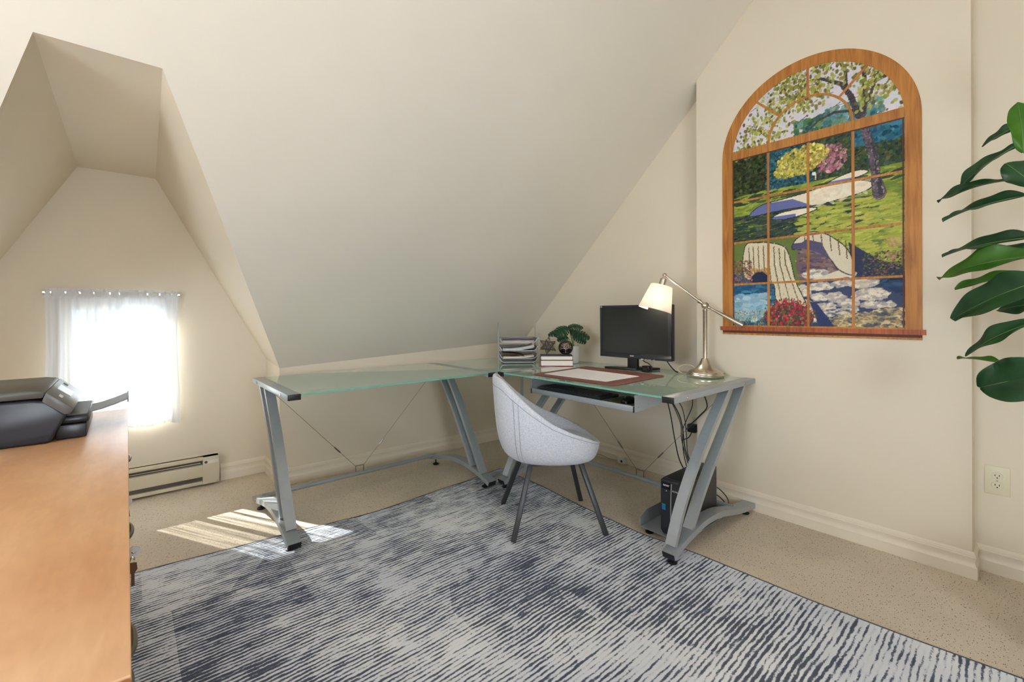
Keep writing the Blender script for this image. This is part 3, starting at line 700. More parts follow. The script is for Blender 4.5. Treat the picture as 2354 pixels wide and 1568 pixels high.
# ------------------------------------------------------------------ hanging cables
t = thing('cable_bundle', (2.40, 1.30, .03), 'bundle of black computer cables hanging under the desk to the tower', 'cables')
cb = [[(2.40, 1.42, .72), (2.41, 1.40, .67), (2.42, 1.39, .62), (2.47, 1.345, .46), (2.46, 1.33, .36), (2.48, 1.30, .22), (2.44, 1.24, .15)],
      [(2.25, 1.50, .66), (2.33, 1.44, .675), (2.40, 1.41, .655), (2.46, 1.36, .53), (2.50, 1.35, .44), (2.50, 1.33, .30), (2.46, 1.26, .18), (2.42, 1.20, .12)],
      [(2.44, 1.36, .72), (2.42, 1.40, .655), (2.50, 1.36, .56), (2.57, 1.37, .46), (2.55, 1.35, .38), (2.50, 1.31, .26), (2.45, 1.22, .20)],
      [(2.38, 1.41, .70), (2.40, 1.405, .65), (2.41, 1.375, .52), (2.42, 1.35, .36), (2.44, 1.33, .24), (2.43, 1.25, .13)],
      [(2.52, 1.32, .725), (2.53, 1.315, .66), (2.55, 1.31, .56), (2.53, 1.34, .46), (2.50, 1.345, .40), (2.49, 1.33, .25), (2.44, 1.24, .10)],
      [(2.54, 1.29, .725), (2.58, 1.27, .65), (2.62, 1.255, .55), (2.60, 1.29, .49), (2.55, 1.33, .43), (2.66, 1.41, .37), (2.72, 1.415, .385)]]
for k, p in enumerate(cb): MB().tube(spline(p, 6), .0034 if k % 2 else .0027, 6).build('cable', M_black, t, smooth=True)
MB().lathe([(.009, -.006), (.0105, -.006), (.0105, .006), (.009, .006)], (2.413, 1.402, .655), (.1, -.1, 1), 12).build('cable_tie', M_black, t)

# ------------------------------------------------------------------ monitor
MX = 2.45; my0, my1, mz0, mz1 = 1.387, 1.912, .815, 1.157
t = thing('computer_monitor', (2.49, 1.66, DH), 'black flat screen monitor switched off on the glass desk', 'monitor')
def frame_front(x): return [(x, my1, mz0), (x, my0, mz0), (x, my0, mz1), (x, my1, mz1)]
ho = MB().box((MX+.004, my0, mz0), (MX+.040, my1, mz1)).build('housing', M_black, t, bevel=.006)
MB().prism([(MX+.04, my1-.08, mz0+.04), (MX+.04, my0+.08, mz0+.04), (MX+.04, my0+.08, mz1-.05), (MX+.04, my1-.08, mz1-.05)], (.025, 0, 0)).build('rear_bulge', M_black, t, bevel=.01)
bz = MB(); b = .016; bb = .035
bz.box((MX-.004, my0, mz1-b), (MX+.008, my1, mz1)); bz.box((MX-.004, my0, mz0), (MX+.008, my1, mz0+bb))
bz.box((MX-.004, my0, mz0+bb), (MX+.008, my0+b+.006, mz1-b)); bz.box((MX-.004, my1-b+.002, mz0+bb), (MX+.008, my1, mz1-b))
bz = bz.build('bezel', M_dark, t, bevel=.0018)
MB().box((MX-.0005, my0+b, mz0+bb-.001), (MX+.006, my1-b, mz1-b+.001)).build('screen', M_lcd, t)
text_part('acer', bz, .016, (MX-.0044, (my0+my1)/2+.01, mz0+.013), (0, -1, 0), (0, 0, 1), M_white, width=.030)
MB().box((MX-.0048, my1-.017, mz1-.013), (MX-.004, my1-.005, mz1-.004)).build('corner_sticker', mat('pale_blue_sticker', (170, 180, 215), .4), bz)
for k in range(4): MB().box((MX-.007, my0+.105+k*.028, mz0-.0015), (MX+.004, my0+.122+k*.028, mz0+.003)).build('button', M_chrome if k < 3 else M_white, bz)
pst = MB().box((2.452, 1.628, DH+.008), (2.482, 1.700, .86)).build('stand_post', M_black, t, bevel=.006)
for q in ((2.425, 1.84), (2.40, 1.60)):
    pass
MB().prism([(2.50, 1.705, DH+.0005), (2.424, 1.835, DH+.0005), (2.402, 1.845, DH+.0005), (2.400, 1.83, DH+.0005), (2.448, 1.63, DH+.0005), (2.50, 1.625, DH+.0005)], (0, 0, .014)).build('stand_foot', M_black, t, bevel=.005)
MB().prism([(2.50, 1.69, DH+.0005), (2.50, 1.60, DH+.0005), (2.60, 1.55, DH+.0005), (2.61, 1.57, DH+.0005), (2.57, 1.66, DH+.0005), (2.61, 1.76, DH+.0005), (2.60, 1.78, DH+.0005)], (0, 0, .012)).build('stand_foot', M_black, t, bevel=.004)
MB().tube(spline([(2.50, 1.46, .83), (2.515, 1.44, .79), (2.53, 1.415, .755), (2.545, 1.40, DH+.004)]), .0038, 6).build('cable', M_black, t, smooth=True)
MB().tube(spline([(2.49, 1.62, .82), (2.47, 1.585, .80), (2.47, 1.555, .79), (2.475, 1.53, .765)]), .003, 6).build('cable', M_black, t, smooth=True)
t = thing('webcam_block', (2.44, 1.545, DH), 'small black plastic block beside the monitor foot', 'device')
MB().box((2.418, 1.523, DH+.001), (2.462, 1.570, DH+.040)).build('body', M_gloss, t, bevel=.004)
MB().box((2.417, 1.529, DH+.008), (2.4185, 1.564, DH+.030)).build('front_window', M_lcd, t)

# ------------------------------------------------------------------ desk pad, paper, keyboard, mouse
def rounded(pts, r, n=5):
    out = []; N = len(pts)
    for i in range(N):
        p = Vector(pts[i]); a = (Vector(pts[i-1])-p).normalized(); b = (Vector(pts[(i+1) % N])-p).normalized()
        for k in range(n+1):
            s = k/n; out.append((p+a*r*(1-s)**2+b*r*s**2))
    return out
z = DH+.0005
tag(MB().prism(rounded([(1.830, 1.945, z), (1.832, 1.352, z), (2.362, 1.372, z), (2.395, 1.99, z)], .04), (0, 0, .003)).build('desk_pad', M_pad, bevel=.0008), 'brown leather desk pad lying on the glass in front of the monitor', 'desk pad')
z = DH+.004
t = thing('calendar_sheets', (2.06, 1.68, z), 'white calendar sheets lying on the brown desk pad', 'paper')
for k in range(3):
    d = k*.0007; s = (k-1)*.004
    q = MB().prism([(1.893+s, 1.893, z+d), (1.908, 1.452-s, z+d), (2.214, 1.456+s, z+d), (2.234-s, 1.922, z+d)], (0, 0, .0005)).build('sheet', M_white, t)
M_ink = mat('grey_blue_ink', (176, 176, 196), .8)
for i in range(6): MB().box((1.93+i*.05, 1.50, z+.00195), (1.9307+i*.05, 1.88, z+.00205)).build('printed_line', M_ink, q)
for i in range(8): MB().box((1.92, 1.50+i*.054, z+.00195), (2.19, 1.5007+i*.054, z+.00205)).build('printed_line', M_ink, q)
KBZ = KZ0+.0165
t = thing('keyboard', (1.90, 1.655, KBZ), 'black computer keyboard on the pull-out tray', 'keyboard')
def kb(a, b, zz): return Vector((1.835+a*.985-b*.0, 1.885-b, KBZ+zz))
MB().prism([kb(0, .0, 0), kb(0, .445, 0), kb(.155, .455, 0), kb(.155, .01, 0)], (0, 0, .016)).build('keyboard_body', M_black, t, bevel=.003)
km = None
for r_ in range(6):
    b = .012
    while b < .425:
        w = .0165
        if r_ == 0 and .10 < b < .21: w = .095
        c = kb(.014+r_*.0205, b+w/2, .0195)
        if km is None or w > .02:
            o = MB().box((c.x-.008, c.y-w/2, c.z-.0035), (c.x+.008, c.y+w/2, c.z+.0035)).build('key', M_dark, t)
            if w < .02: km = (o, c.copy())
        else:
            o = km[0].copy(); link(o); o.parent = t; o.location = c-km[1]
        b += w+.0035
tag(MB().prism(rounded([(1.815, 1.425, KBZ), (1.815, 1.225, KBZ), (2.02, 1.225, KBZ), (2.02, 1.425, KBZ)], .012), (0, 0, .002)).build('mouse_pad', mat('olive_mouse_pad', (92, 88, 56), .7, var=.4, nscale=30)), 'dark olive mouse pad on the keyboard tray', 'mouse pad')
t = thing('computer_mouse', (1.90, 1.30, KBZ+.002), 'black computer mouse on the mouse pad', 'mouse')
rows = []
for i in range(9):
    s = i/8; x = 1.845+s*.105; hw = .031*(math.sin(PI*min(.97, max(.06, s*.92+.06)))**.45); hh = .034*math.sin(PI*(s*.86+.1))**.7
    rows.append([(x, 1.305+hw*math.cos(a), KBZ+.0025+hh*max(0, math.sin(a))) for a in [PI*k/10 for k in range(11)]])
m = MB().grid(rows); m.poly([p for p in reversed(rows[0])]); m.poly(rows[-1]); m.build('mouse_shell', M_gloss, t, smooth=True, sub=1)
MB().lathe([(.003, -.003), (.0055, -.003), (.0055, .003), (.003, .003)], (1.868, 1.305, KBZ+.027), (0, 1, 0), 10).build('scroll_wheel', M_leg, t)
MB().tube(spline([(1.95, 1.305, KBZ+.012), (2.0, 1.31, KBZ+.008), (2.05, 1.34, KBZ+.008), (2.12, 1.36, KBZ+.01)]), .002, 6).build('cord', M_black, t)

# ------------------------------------------------------------------ books, star, ball, small plant
bo = Vector((2.174, 2.214, 0)); bx_ = Vector((.73, -.683, 0)).normalized(); by_ = Vector((-bx_.y, bx_.x, 0))
def book(z, th, w, d, cover, label, off=0.0, name='hardcover_book'):
    t = thing(name, bo+bx_*w/2+by_*d/2+Vector((0, 0, z)), label, 'book', 'stacked books')
    c = bo+bx_*(w/2+off)+by_*d/2
    MB().obox(c+Vector((0, 0, z+th/2)), (w-.008, d-.006, th-.006), bx_).build('page_block', mat('book_pages', (240, 232, 220), .8, var=.03, nscale=3, stretch=(1, 1, 400)), t)
    for zz in (z+.0015, z+th-.0015): MB().obox(c+Vector((0, 0, zz)), (w, d, .003), bx_).build('cover_board', cover, t)
    MB().obox(c+by_*(d/2-.0015)+Vector((0, 0, z+th/2)), (w, .003, th), bx_).build('spine', cover, t)
book(DH+.001, .040, .225, .155, M_red, 'white-paged book with red covers, under the navy book')
book(DH+.0415, .030, .222, .153, M_navy, 'navy covered book on top of the red one')
BZ = DH+.072
# wire star
c = bo+bx_*.052+by_*.055+Vector((0, 0, BZ+.068))
t = thing('wire_star', (c.x, c.y, BZ), 'spiky dark silver wire star ornament standing on the books', 'ornament')
g = (1+5**.5)/2; dirs = [Vector(p).normalized() for p in [(0, s1, s2*g) for s1 in (-1, 1) for s2 in (-1, 1)]+[(s1, s2*g, 0) for s1 in (-1, 1) for s2 in (-1, 1)]+[(s2*g, 0, s1) for s1 in (-1, 1) for s2 in (-1, 1)]]
rot = Matrix.Rotation(.5, 3, 'X') @ Matrix.Rotation(.3, 3, 'Y')
M_tin = mat('aged_tin_wire', (112, 104, 98), .4, .8, var=.3, nscale=60)
lowz = min((rot@d).z for d in dirs)
for d in dirs:
    d = (rot@d).normalized(); a = d.orthogonal().normalized(); b2 = d.cross(a); mb = MB(); tip = c+d*(.068)
    ring = [c+d*.024+(a*math.cos(2*PI*k/5)+b2*math.sin(2*PI*k/5))*.021 for k in range(5)]
    for k in range(5):
        mb.tube([ring[k], tip], .0011, 4); mb.tube([ring[k], ring[(k+1) % 5]], .0010, 4)
        for q in range(4):
            f1, f2 = rnd.uniform(.05, .8), rnd.uniform(.05, .8)
            p1 = ring[k].lerp(tip, f1); p2 = ring[(k+1) % 5].lerp(tip, f2); mdl = (p1+p2)/2+d*rnd.uniform(-.006, .006)
            mb.tube([p1, mdl, p2], .0008, 4)
    mb.build('wire_point', M_tin, t)
# ball with the tree
c = bo+bx_*.178+by_*.062+Vector((0, 0, BZ+.0535)); R = .052
t = thing('ornament_ball', (c.x, c.y, BZ), 'dark round ornament with a silver tree, on the navy book', 'ornament')
prof = [(R*math.sin(PI*k/20), -R*math.cos(PI*k/20)) for k in range(21)]; prof[0] = (0, -R); prof[-1] = (.0, R)
M_tree = mat('antique_silver', (206, 192, 172), .3, .9)
MB().lathe(prof, c, (0, 0, 1), 32).build('ball', mat('dark_bronze', (52, 46, 44), .32, .6), t, smooth=True)
cdir = -(Vector((c.x, c.y, 0)).normalized()); cr = Vector((-cdir.y, cdir.x, 0)); 
def onball(x, y, k=1.012):
    x /= R; y /= R; zz = math.sqrt(max(.02, 1-x*x-y*y)); return c+(cr*x+Vector((0, 0, 1))*y+cdir*zz)*R*k
tm = MB(); tm.tube([onball(0, y) for y in (-.034, -.02, -.008)], [.0035, .002, .0022], 6)
tm.tube([onball(x, -.035) for x in (-.02, -.01, 0, .01, .02)], .0014, 5)
r2 = random.Random(4)
def branch(x, y, a, l, d):
    x2, y2 = x+math.cos(a)*l, y+math.sin(a)*l
    if x2*x2+y2*y2 > (.046)**2: return
    tm.tube([onball(x, y), onball((x+x2)/2+.001, (y+y2)/2), onball(x2, y2)], max(.0006, .0017-.0003*d), 5)
    if d < 4:
        for s in (-1, 1): branch(x2, y2, a+s*r2.uniform(.3, .75), l*r2.uniform(.66, .84), d+1)
for a in (.5, 1.2, 1.9, 2.6): branch(0, -.009, a, .0155, 0)
tm.build('tree_relief', M_tree, t)
MB().lathe([(0, 0), (.012, 0), (.010, .004)], (c.x, c.y, BZ), (0, 0, 1), 16).build('base_ring', M_tree, t)
# potted monstera
pc = bo+bx_*.245+by_*.205; pz = DH+.001
t = thing('potted_monstera', (pc.x, pc.y, pz), 'small artificial monstera in a white pot behind the books', 'potted plant')
MB().lathe([(0, 0), (.036, 0), (.041, .01), (.046, .125), (.043, .127), (.041, .115), (0, .113)], (pc.x, pc.y, pz), (0, 0, 1), 28).build('pot', M_potw, t, smooth=True)
MB().lathe([(.040, .112), (.02, .116), (0, .117)], (pc.x, pc.y, pz), (0, 0, 1), 20).build('soil', M_soil, t, smooth=True)
vr = Vector((.757, -.653, 0)); vf = Vector((.653, .757, 0))
def monstera(base, tip, wid, nrm, seed):
    """split leaf outline with notches and holes, bent along the midrib"""
    base, tip = Vector(base), Vector(tip); L = (tip-base).length; ax = (tip-base).normalized(); sd = ax.cross(Vector(nrm)).normalized(); nz = sd.cross(ax)
    mb = MB(); n = 7
    def pt(s, w): return base+ax*L*s+sd*w*wid+nz*(.10*L*math.sin(PI*s)-abs(w)**1.5*wid*.35)
    def half(s): return .5*(math.sin(PI*min(1, s*.86+.12))**.7)
    for sg in (-1, 1):
        for k in range(n):
            s0, s1 = k/n, (k+1)/n; g0 = .012 if k else 0
            wi0, wi1 = half(s0), half(s1-.001 if k < n-1 else 1)
            cut = .10 if k % 2 == 0 else .24
            a0, a1 = s0+g0, s1-.012
            top_ = [pt(s0, 0), pt(s1, 0), pt(s1, sg*wi1*cut), pt(s0, sg*wi0*cut)]
            mb.poly(top_)
            sh_ = .05
            mb.poly([pt(s0, sg*wi0*cut), pt(s1, sg*wi1*cut), pt(min(1.02, a1+sh_*.4), sg*wi1*.6), pt(a0+sh_*.4, sg*wi0*.6)])
            mb.poly([pt(a0+sh_*.4, sg*wi0*.6), pt(min(1.02, a1+sh_*.4), sg*wi1*.6), pt(min(1.03, a1-.01+sh_), sg*wi1), pt(a0+.01+sh_, sg*wi0)])
    return mb
sb = Vector((pc.x, pc.y, pz+.115))
for k, (a, z0_, b, z1_, w, dp) in enumerate(((-.035, .235, -.150, .205, .075, -.02), (-.005, .265, -.105, .200, .12, -.05), (.0, .262, .112, .262, .085, .04), (.02, .225, .150, .185, .12, -.03), (.01, .235, .090, .205, .09, .03), (-.01, .195, -.085, .165, .075, -.05), (.03, .20, .12, .15, .085, -.05))):
    bs = sb+vr*(a-.035)+vf*dp*.4+Vector((0, 0, z0_-.115)); tp = sb+vr*(b-.035)+vf*dp+Vector((0, 0, z1_-.115))
    lf = monstera(bs, tp, w, Vector((0, 0, 1))-vf*.75, k).build('leaf', M_monst, t, smooth=True, solid=.0008)
    MB().tube(spline([sb+vr*a*.2, sb.lerp(bs, .55)+vr*a*.2+Vector((0, 0, .012)), bs]), .0018, 6).build('leaf_stem', M_stem, lf, smooth=True)

# ------------------------------------------------------------------ letter trays
tA = Vector((2.060, 2.540, 0)); tB = Vector((2.317, 2.385, 0)); TW = (tB-tA).length; tx = Vector((.79, -.613, 0)).normalized(); ty = Vector((-tx.y, tx.x, 0)); TD = .235
t = thing('letter_tray', (tA+tx*TW/2+ty*TD/2)+Vector((0, 0, DH)), 'four tier silver wire mesh letter tray on the corner glass', 'letter tray')
Pq = lambda a, b, z: tA+tx*a+ty*b+Vector((0, 0, z))
for a, b, zt in ((0, 0, .955), (TW, 0, .957), (.004, TD, 1.036), (TW-.004, TD, 1.038)):
    MB().tube([Pq(a, b, DH), Pq(a, b, zt-.002), Pq(a, b, zt)], [.0042, .0042, .003], 8).build('post', M_alu, t, smooth=True)
for k, zz in enumerate((.748, .776, .832, .893)):
    hh = .030; a0, a1, b0, b1 = .012, TW-.012, .004, TD-.004; ins = .02
    rows = [[Pq(a0, b1, zz+hh), Pq(a1, b1, zz+hh)], [Pq(a0+ins, b1-.01, zz), Pq(a1-ins, b1-.01, zz)], [Pq(a0+ins, b0+.004, zz), Pq(a1-ins, b0+.004, zz)]]
    mt = MB().grid(rows); mt.poly([Pq(a0, b1, zz+hh), Pq(a0+ins, b1-.01, zz), Pq(a0+ins, b0+.004, zz), Pq(a0, b0, zz+hh)])
    mt.poly([Pq(a1, b1, zz+hh), Pq(a1-ins, b1-.01, zz), Pq(a1-ins, b0+.004, zz), Pq(a1, b0, zz+hh)])
    tp = mt.build('mesh_tray', M_mesh, t)
    MB().tube([Pq(a0, b0, zz+hh), Pq(a0, b1, zz+hh), Pq(a1, b1, zz+hh), Pq(a1, b0, zz+hh), Pq(a1-ins*.6, b0, zz+.008), Pq(a1-ins*1.4, b0, zz), Pq(a0+ins*1.4, b0, zz), Pq(a0+ins*.6, b0, zz+.008), Pq(a0, b0, zz+hh)], .0024, 6).build('wire_rim', M_alu, tp, smooth=True)
    for a, b in ((0, 0.004), (TW, 0.004), (0, b1), (TW, b1)): MB().tube([Pq(a, b, zz+hh), Pq(a0 if a == 0 else a1, b, zz+hh)], .002, 5).build('hook', M_alu, tp)
def sheets(zz, n, m_, lab, nm, curl=0.0, w0=.035, w1=.035, thick=.0035, seed=1):
    th = thing(nm, Pq(TW/2, TD/2, zz), lab, 'papers', 'papers in the letter tray'); r = random.Random(seed)
    for i in range(n):
        rows = []
        for j in range(3):
            b = -.004+r.uniform(-.006, .002)+j*(TD-.02)/2
            rows.append([Pq(w0+r.uniform(-.004, .004)+(TW-w0-w1)*q/8, b, zz+i*thick+curl*(q/8)**3*.02*(1+i*.15)+.0015*math.sin(q+i)+.0015) for q in range(9)])
        MB().grid(rows).build('sheet', m_[i % len(m_)], th, smooth=True, solid=.0016)
sheets(.895, 5, [M_tan, M_white, M_tan, M_white, M_purple], 'cream and purple papers in the top letter tray', 'paper_stack', seed=1)
sheets(.834, 4, [M_white], 'white papers with a curled corner in the second letter tray', 'paper_stack', curl=1.0, seed=2)
sheets(.778, 3, [M_white, M_white, M_tan], 'white papers in the third letter tray under a brown folder', 'paper_stack', curl=.4, seed=3)
m = MB().grid([[Pq(.03+.16*q/6, .0+j*.1, .792+.020*math.sin(PI*(1-q/6)*.55)+.002*j) for q in range(7)] for j in range(3)])
tag(m.build('brown_folder', M_brownfold, smooth=True, solid=.002), 'dark brown folder bent over papers in the third letter tray', 'folder')

# ------------------------------------------------------------------ desk lamp
LB = Vector((2.515, 1.215, DH+.0005)); J = Vector((LB.x, LB.y, 1.147)); E_ = Vector((2.44, 1.425, 1.332)); T_ = Vector((2.612, 1.050, 1.034))
t = thing('desk_lamp', LB, 'brushed nickel desk lamp with a lit white shade and counterweight arm', 'lamp')
MB().lathe([(0, 0), (.098, 0), (.101, .006), (.101, .013), (.095, .018), (.094, .023), (.089, .027), (.088, .031), (.077, .035), (.052, .048), (.033, .072), (.022, .098), (.020, .104), (0, .104)], LB, (0, 0, 1), 48).build('base', M_brass, t, smooth=True)
MB().lathe([(.0115, .10), (.0115, .375), (.013, .378), (.013, .384), (.009, .388)], LB, (0, 0, 1), 20).build('pole', M_brass, t, smooth=True)
jn = -vf
MB().lathe([(0, -.014), (.014, -.014), (.018, -.010), (.018, .010), (.014, .014), (.008, .017), (0, .018)], J, jn, 20).build('pivot_joint', M_brass, t, smooth=True)
ad = (E_-J).normalized()
MB().tube([J+ad*.014, J+ad*.03, J+ad*.034, J+ad*.045, J+ad*.05, E_], [.0085, .0085, .011, .011, .0062, .0062], 12).build('arm', M_brass, t, smooth=True)
td = (T_-J).normalized(); L = (T_-J).length
MB().tube([J+td*.012, J+td*.028, J+td*.032, J+td*.05, J+td*(L-.01), T_], [.0085, .0085, .0065, .0065, .016, .0155], 14).build('counterweight', M_brass, t, smooth=True)
MB().lathe([(.013*math.sin(PI*k/10), -.013*math.cos(PI*k/10)) for k in range(11)], E_, (0, 0, 1), 16).build('ball_joint', M_brass, t, smooth=True)
sd = (-vr*.27+Vector((0, 0, -.96))+vf*.015).normalized()
so = MB().tube([E_+sd*.010, E_+sd*.018, E_+sd*.024, E_+sd*.072], [.007, .007, .019, .019], 18).build('socket', M_brass, t, smooth=True)
S0 = E_+sd*.066; SHL = .150
shd = MB().lathe([(.062, 0), (.0635, .001), (.097, SHL), (.0955, SHL), (.062, .002)], S0, sd, 40).build('lamp_shade', M_shade, t, smooth=True)
MB().lathe([(.0965, SHL-.002), (.098, SHL), (.0965, SHL+.002), (.095, SHL)], S0, sd, 40).build('shade_rim', M_shade, shd, smooth=True)
MB().tube([S0+sd*.006+sd.orthogonal().normalized()*.062, S0+sd*.006, S0+sd*.006-sd.orthogonal().normalized()*.062], .0015, 5).build('shade_spider', M_chrome, shd)
bc = S0+sd*.062
MB().lathe([(.024*math.sin(PI*k/10), -.030*math.cos(PI*k/10)) for k in range(11)], bc, sd, 16).build('bulb', M_bulb, t, smooth=True)
lo = light('lamp_bulb_light', 'POINT', S0+sd*.105, 1.5, (1.0, 0.86, 0.70), shadow_soft_size=.03); lo.parent = t; lo.location = (S0+sd*.105)-LB
MB().tube(spline([LB+Vector((.05, .075, .01)), LB+Vector((.06, .105, .045)), LB+Vector((.03, .15, .052)), LB+Vector((-.01, .165, .03)), LB+Vector((.0, .14, .006)), LB+Vector((.06, .12, .004)), LB+Vector((.12, .10, .004))]), .0024, 6).build('cord', mat('clear_cord', (214, 200, 168), .3), t, smooth=True)
MB().lathe([(0, -.004), (.004, -.004), (.005, 0), (.004, .004), (0, .004)], LB+Vector((.075, -.075, .016)), vr, 10).build('switch_knob', M_chrome, t)

# ------------------------------------------------------------------ framed window mural on the chimney breast
mv0, mv1 = 1.176, .306            # left and right outer edges (y)
mc = (mv0+mv1)/2; MR = (mv0-mv1)/2; MZ = 1.985
MXf = XB-.0005
t = thing('window_mural', (XB-.003, mc, .98), 'arched mural of a golf course seen through an oak window, on the chimney breast', 'mural')
def mplate(pts, th, name, m_, parent=t, x=MXf, **k):
    return MB().prism([(x, y, z) for y, z in pts], (-th, 0, 0)).build(name, m_, parent, **k)
pl, pr_ = mc+.376, mc-.376             # pane field
colp = [pl, mc+.188, mc, mc-.188, pr_]; rowz = [1.033, 1.267, 1.506, 1.741, 1.978]
arcz = 2.030; IR = MR-.057
# painted field: a fine grid carrying the picture as colours
GX, GZ = 300, 560; za, zb = 1.02, 2.40
def paint():
    rg = np.random.default_rng(11)
    xs = (2+2*np.linspace(-.384, .384, GX)/.376)[None, :].repeat(GZ, 0)           # pane columns 0..4, left to right
    zz = np.linspace(za, zb, GZ)
    yy = np.where(zz < 1.978, (zz-1.033)/.2363, 4+(zz-1.978)/.2363)[:, None].repeat(GX, 1)   # pane rows, upwards
    img = np.zeros((GZ, GX, 3)); dx = (4*.384/.376)/(GX-1); X0 = 2-2*.384/.376; dy = (zb-za)/(GZ-1)/.2363
    def setc(mask, c, a=1.0):
        img[mask] = img[mask]*(1-a)+np.array(c)*a
    def inpoly(P):
        mk = np.zeros(img.shape[:2], bool); n = len(P)
        for i in range(n):
            (x1, y1), (x2, y2) = P[i], P[(i+1) % n]
            if y1 == y2: continue
            c = ((yy >= min(y1, y2)) & (yy < max(y1, y2)) & (xs < (x2-x1)*(yy-y1)/(y2-y1)+x1)); mk ^= c
        return mk
    def dabs(n, box, cols, sz, asp=1.0, jit=16, mask=None, alpha=.85, ang=0.0, angj=.5):
        x0, x1, y0, y1 = box
        for _ in range(n):
            cx, cy = rg.uniform(x0, x1), rg.uniform(y0, y1)
            if mask is not None:
                i = int(np.clip((cy-yy[0, 0])/dy, 0, GZ-1)); j = int(np.clip((cx-X0)/dx, 0, GX-1))
                if not mask[i, j]: continue
            s = sz*rg.uniform(.5, 1.3); c = np.array(cols[rg.integers(len(cols))])+rg.normal(0, jit, 1)+rg.normal(0, jit*.3, 3)
            a = ang+rg.normal(0, angj); ca, sa = math.cos(a), math.sin(a)
            i0, i1 = int((cy-s*1.2*max(asp,1)-yy[0, 0])/dy), int((cy+s*1.2*max(asp,1)-yy[0, 0])/dy)+2; j0, j1 = int((cx-X0-s*max(asp, 1)*1.2)/dx), int((cx-X0+s*max(asp, 1)*1.2)/dx)+2
            i0, i1, j0, j1 = max(i0, 0), min(i1, GZ), max(j0, 0), min(j1, GX)
            if i0 >= i1 or j0 >= j1: continue
            X = xs[i0:i1, j0:j1]-cx; Y = yy[i0:i1, j0:j1]-cy
            u = (X*ca+Y*sa)/(s*asp); v = (-X*sa+Y*ca)/s; mk = u*u+v*v < 1
            sub = img[i0:i1, j0:j1]; sub[mk] = sub[mk]*(1-alpha)+c*alpha
    def stroke(P, w, c, jit=10, alpha=1.0):
        for (x1, y1, w1), (x2, y2, w2) in zip([(*p, q) for p, q in zip(P, w)], [(*p, q) for p, q in zip(P[1:], w[1:])]):
            n = int(max(2, math.hypot(x2-x1, y2-y1)/.012))
            for k in range(n):
                s = k/n; cx, cy, ww = x1+(x2-x1)*s+rg.normal(0, .004), y1+(y2-y1)*s, w1+(w2-w1)*s
                i0, i1 = max(0, int((cy-ww-yy[0, 0])/dy)), min(GZ, int((cy+ww-yy[0, 0])/dy)+2); j0, j1 = max(0, int((cx-X0-ww)/dx)), min(GX, int((cx-X0+ww)/dx)+2)
                if i0 >= i1 or j0 >= j1: continue
                mk = (xs[i0:i1, j0:j1]-cx)**2+(yy[i0:i1, j0:j1]-cy)**2 < ww*ww
                sub = img[i0:i1, j0:j1]; sub[mk] = sub[mk]*(1-alpha)+(np.array(c)+rg.normal(0, jit))*alpha
    # sky
    g = np.clip((yy-3.9)/2.0, 0, 1)[..., None]; img[:] = (1-g)*np.array([226, 216, 216])+g*np.array([196, 202, 218])
    dabs(500, (0, 4, 3.9, 6), [(206, 210, 222), (228, 216, 220), (214, 206, 214)], .09, 2.2, 6, alpha=.4)
    # woods across the middle
    setc(yy < 4.05, (46, 66, 44))
    dabs(1700, (-.05, 1.0, 3.0, 4.2), [(48, 60, 28), (34, 44, 22), (66, 78, 34), (30, 40, 26)], .034, 1.2)
    dabs(1700, (.95, 2.2, 3.0, 4.05), [(38, 96, 112), (30, 74, 92), (56, 116, 126), (26, 58, 70)], .030, 1.2)
    dabs(1900, (2.1, 4.05, 3.0, 4.1), [(46, 70, 52), (62, 78, 40), (36, 62, 66), (78, 86, 46)], .030, 1.2)
    dabs(350, (3.0, 4.05, 3.7, 4.15), [(40, 104, 132), (30, 84, 108), (58, 124, 142)], .05, 1.4)
    dabs(110, (1.7, 2.6, 4.2, 4.5), [(58, 104, 86), (74, 118, 92), (44, 86, 82), (96, 130, 70)], .055, 1.2)
    dabs(200, (2.4, 3.6, 4.15, 4.6), [(62, 118, 130), (88, 138, 142), (120, 150, 120)], .05, 1.3, alpha=.7)
    # blossom tree
    def ell(cx, cy, a, b): return ((xs-cx)/a)**2+((yy-cy)/b)**2 < 1
    ye = ell(1.75, 3.62, .52, .30) | ell(2.0, 3.72, .45, .24) | ell(1.45, 3.5, .3, .18); pk = ell(2.5, 3.56, .36, .30)
    stroke([(2.2, 3.15), (2.18, 3.35), (2.05, 3.5)], [.03, .02, .01], (60, 44, 40)); stroke([(2.2, 3.2), (2.4, 3.45)], [.02, .01], (60, 44, 40))
    dabs(420, (2.1, 2.9, 3.2, 3.9), [(186, 128, 140), (166, 100, 116), (206, 156, 160), (140, 90, 96)], .026, 1.2, mask=pk)
    dabs(1400, (1.1, 2.5, 3.25, 4.0), [(206, 190, 84), (224, 208, 108), (170, 160, 66), (150, 142, 66)], .026, 1.2, mask=ye)
    # fairway
    setc(yy < 3.08+.10*(xs/4), (122, 140, 58))
    setc(yy < 2.62, (104, 122, 58))
    dabs(1100, (0, 4, 2.0, 3.12), [(150, 164, 62), (172, 176, 74), (128, 148, 58), (110, 132, 56)], .024, 5.0, 10, ang=.06, angj=.08)
    dabs(900, (0, 3.4, 2.0, 2.62), [(40, 62, 52), (52, 74, 58), (32, 50, 58), (62, 62, 70), (78, 96, 52)], .024, 5.0, 8, ang=.05, angj=.1)
    dabs(700, (1.8, 4.0, 1.3, 2.6), [(172, 176, 74), (186, 186, 84), (152, 164, 66)], .028, 4.6, 8, ang=.05, angj=.1)
    dabs(90, (0, 4, 2.9, 3.08), [(44, 66, 48), (54, 78, 50)], .025, 5, 6, ang=.1, angj=.05)
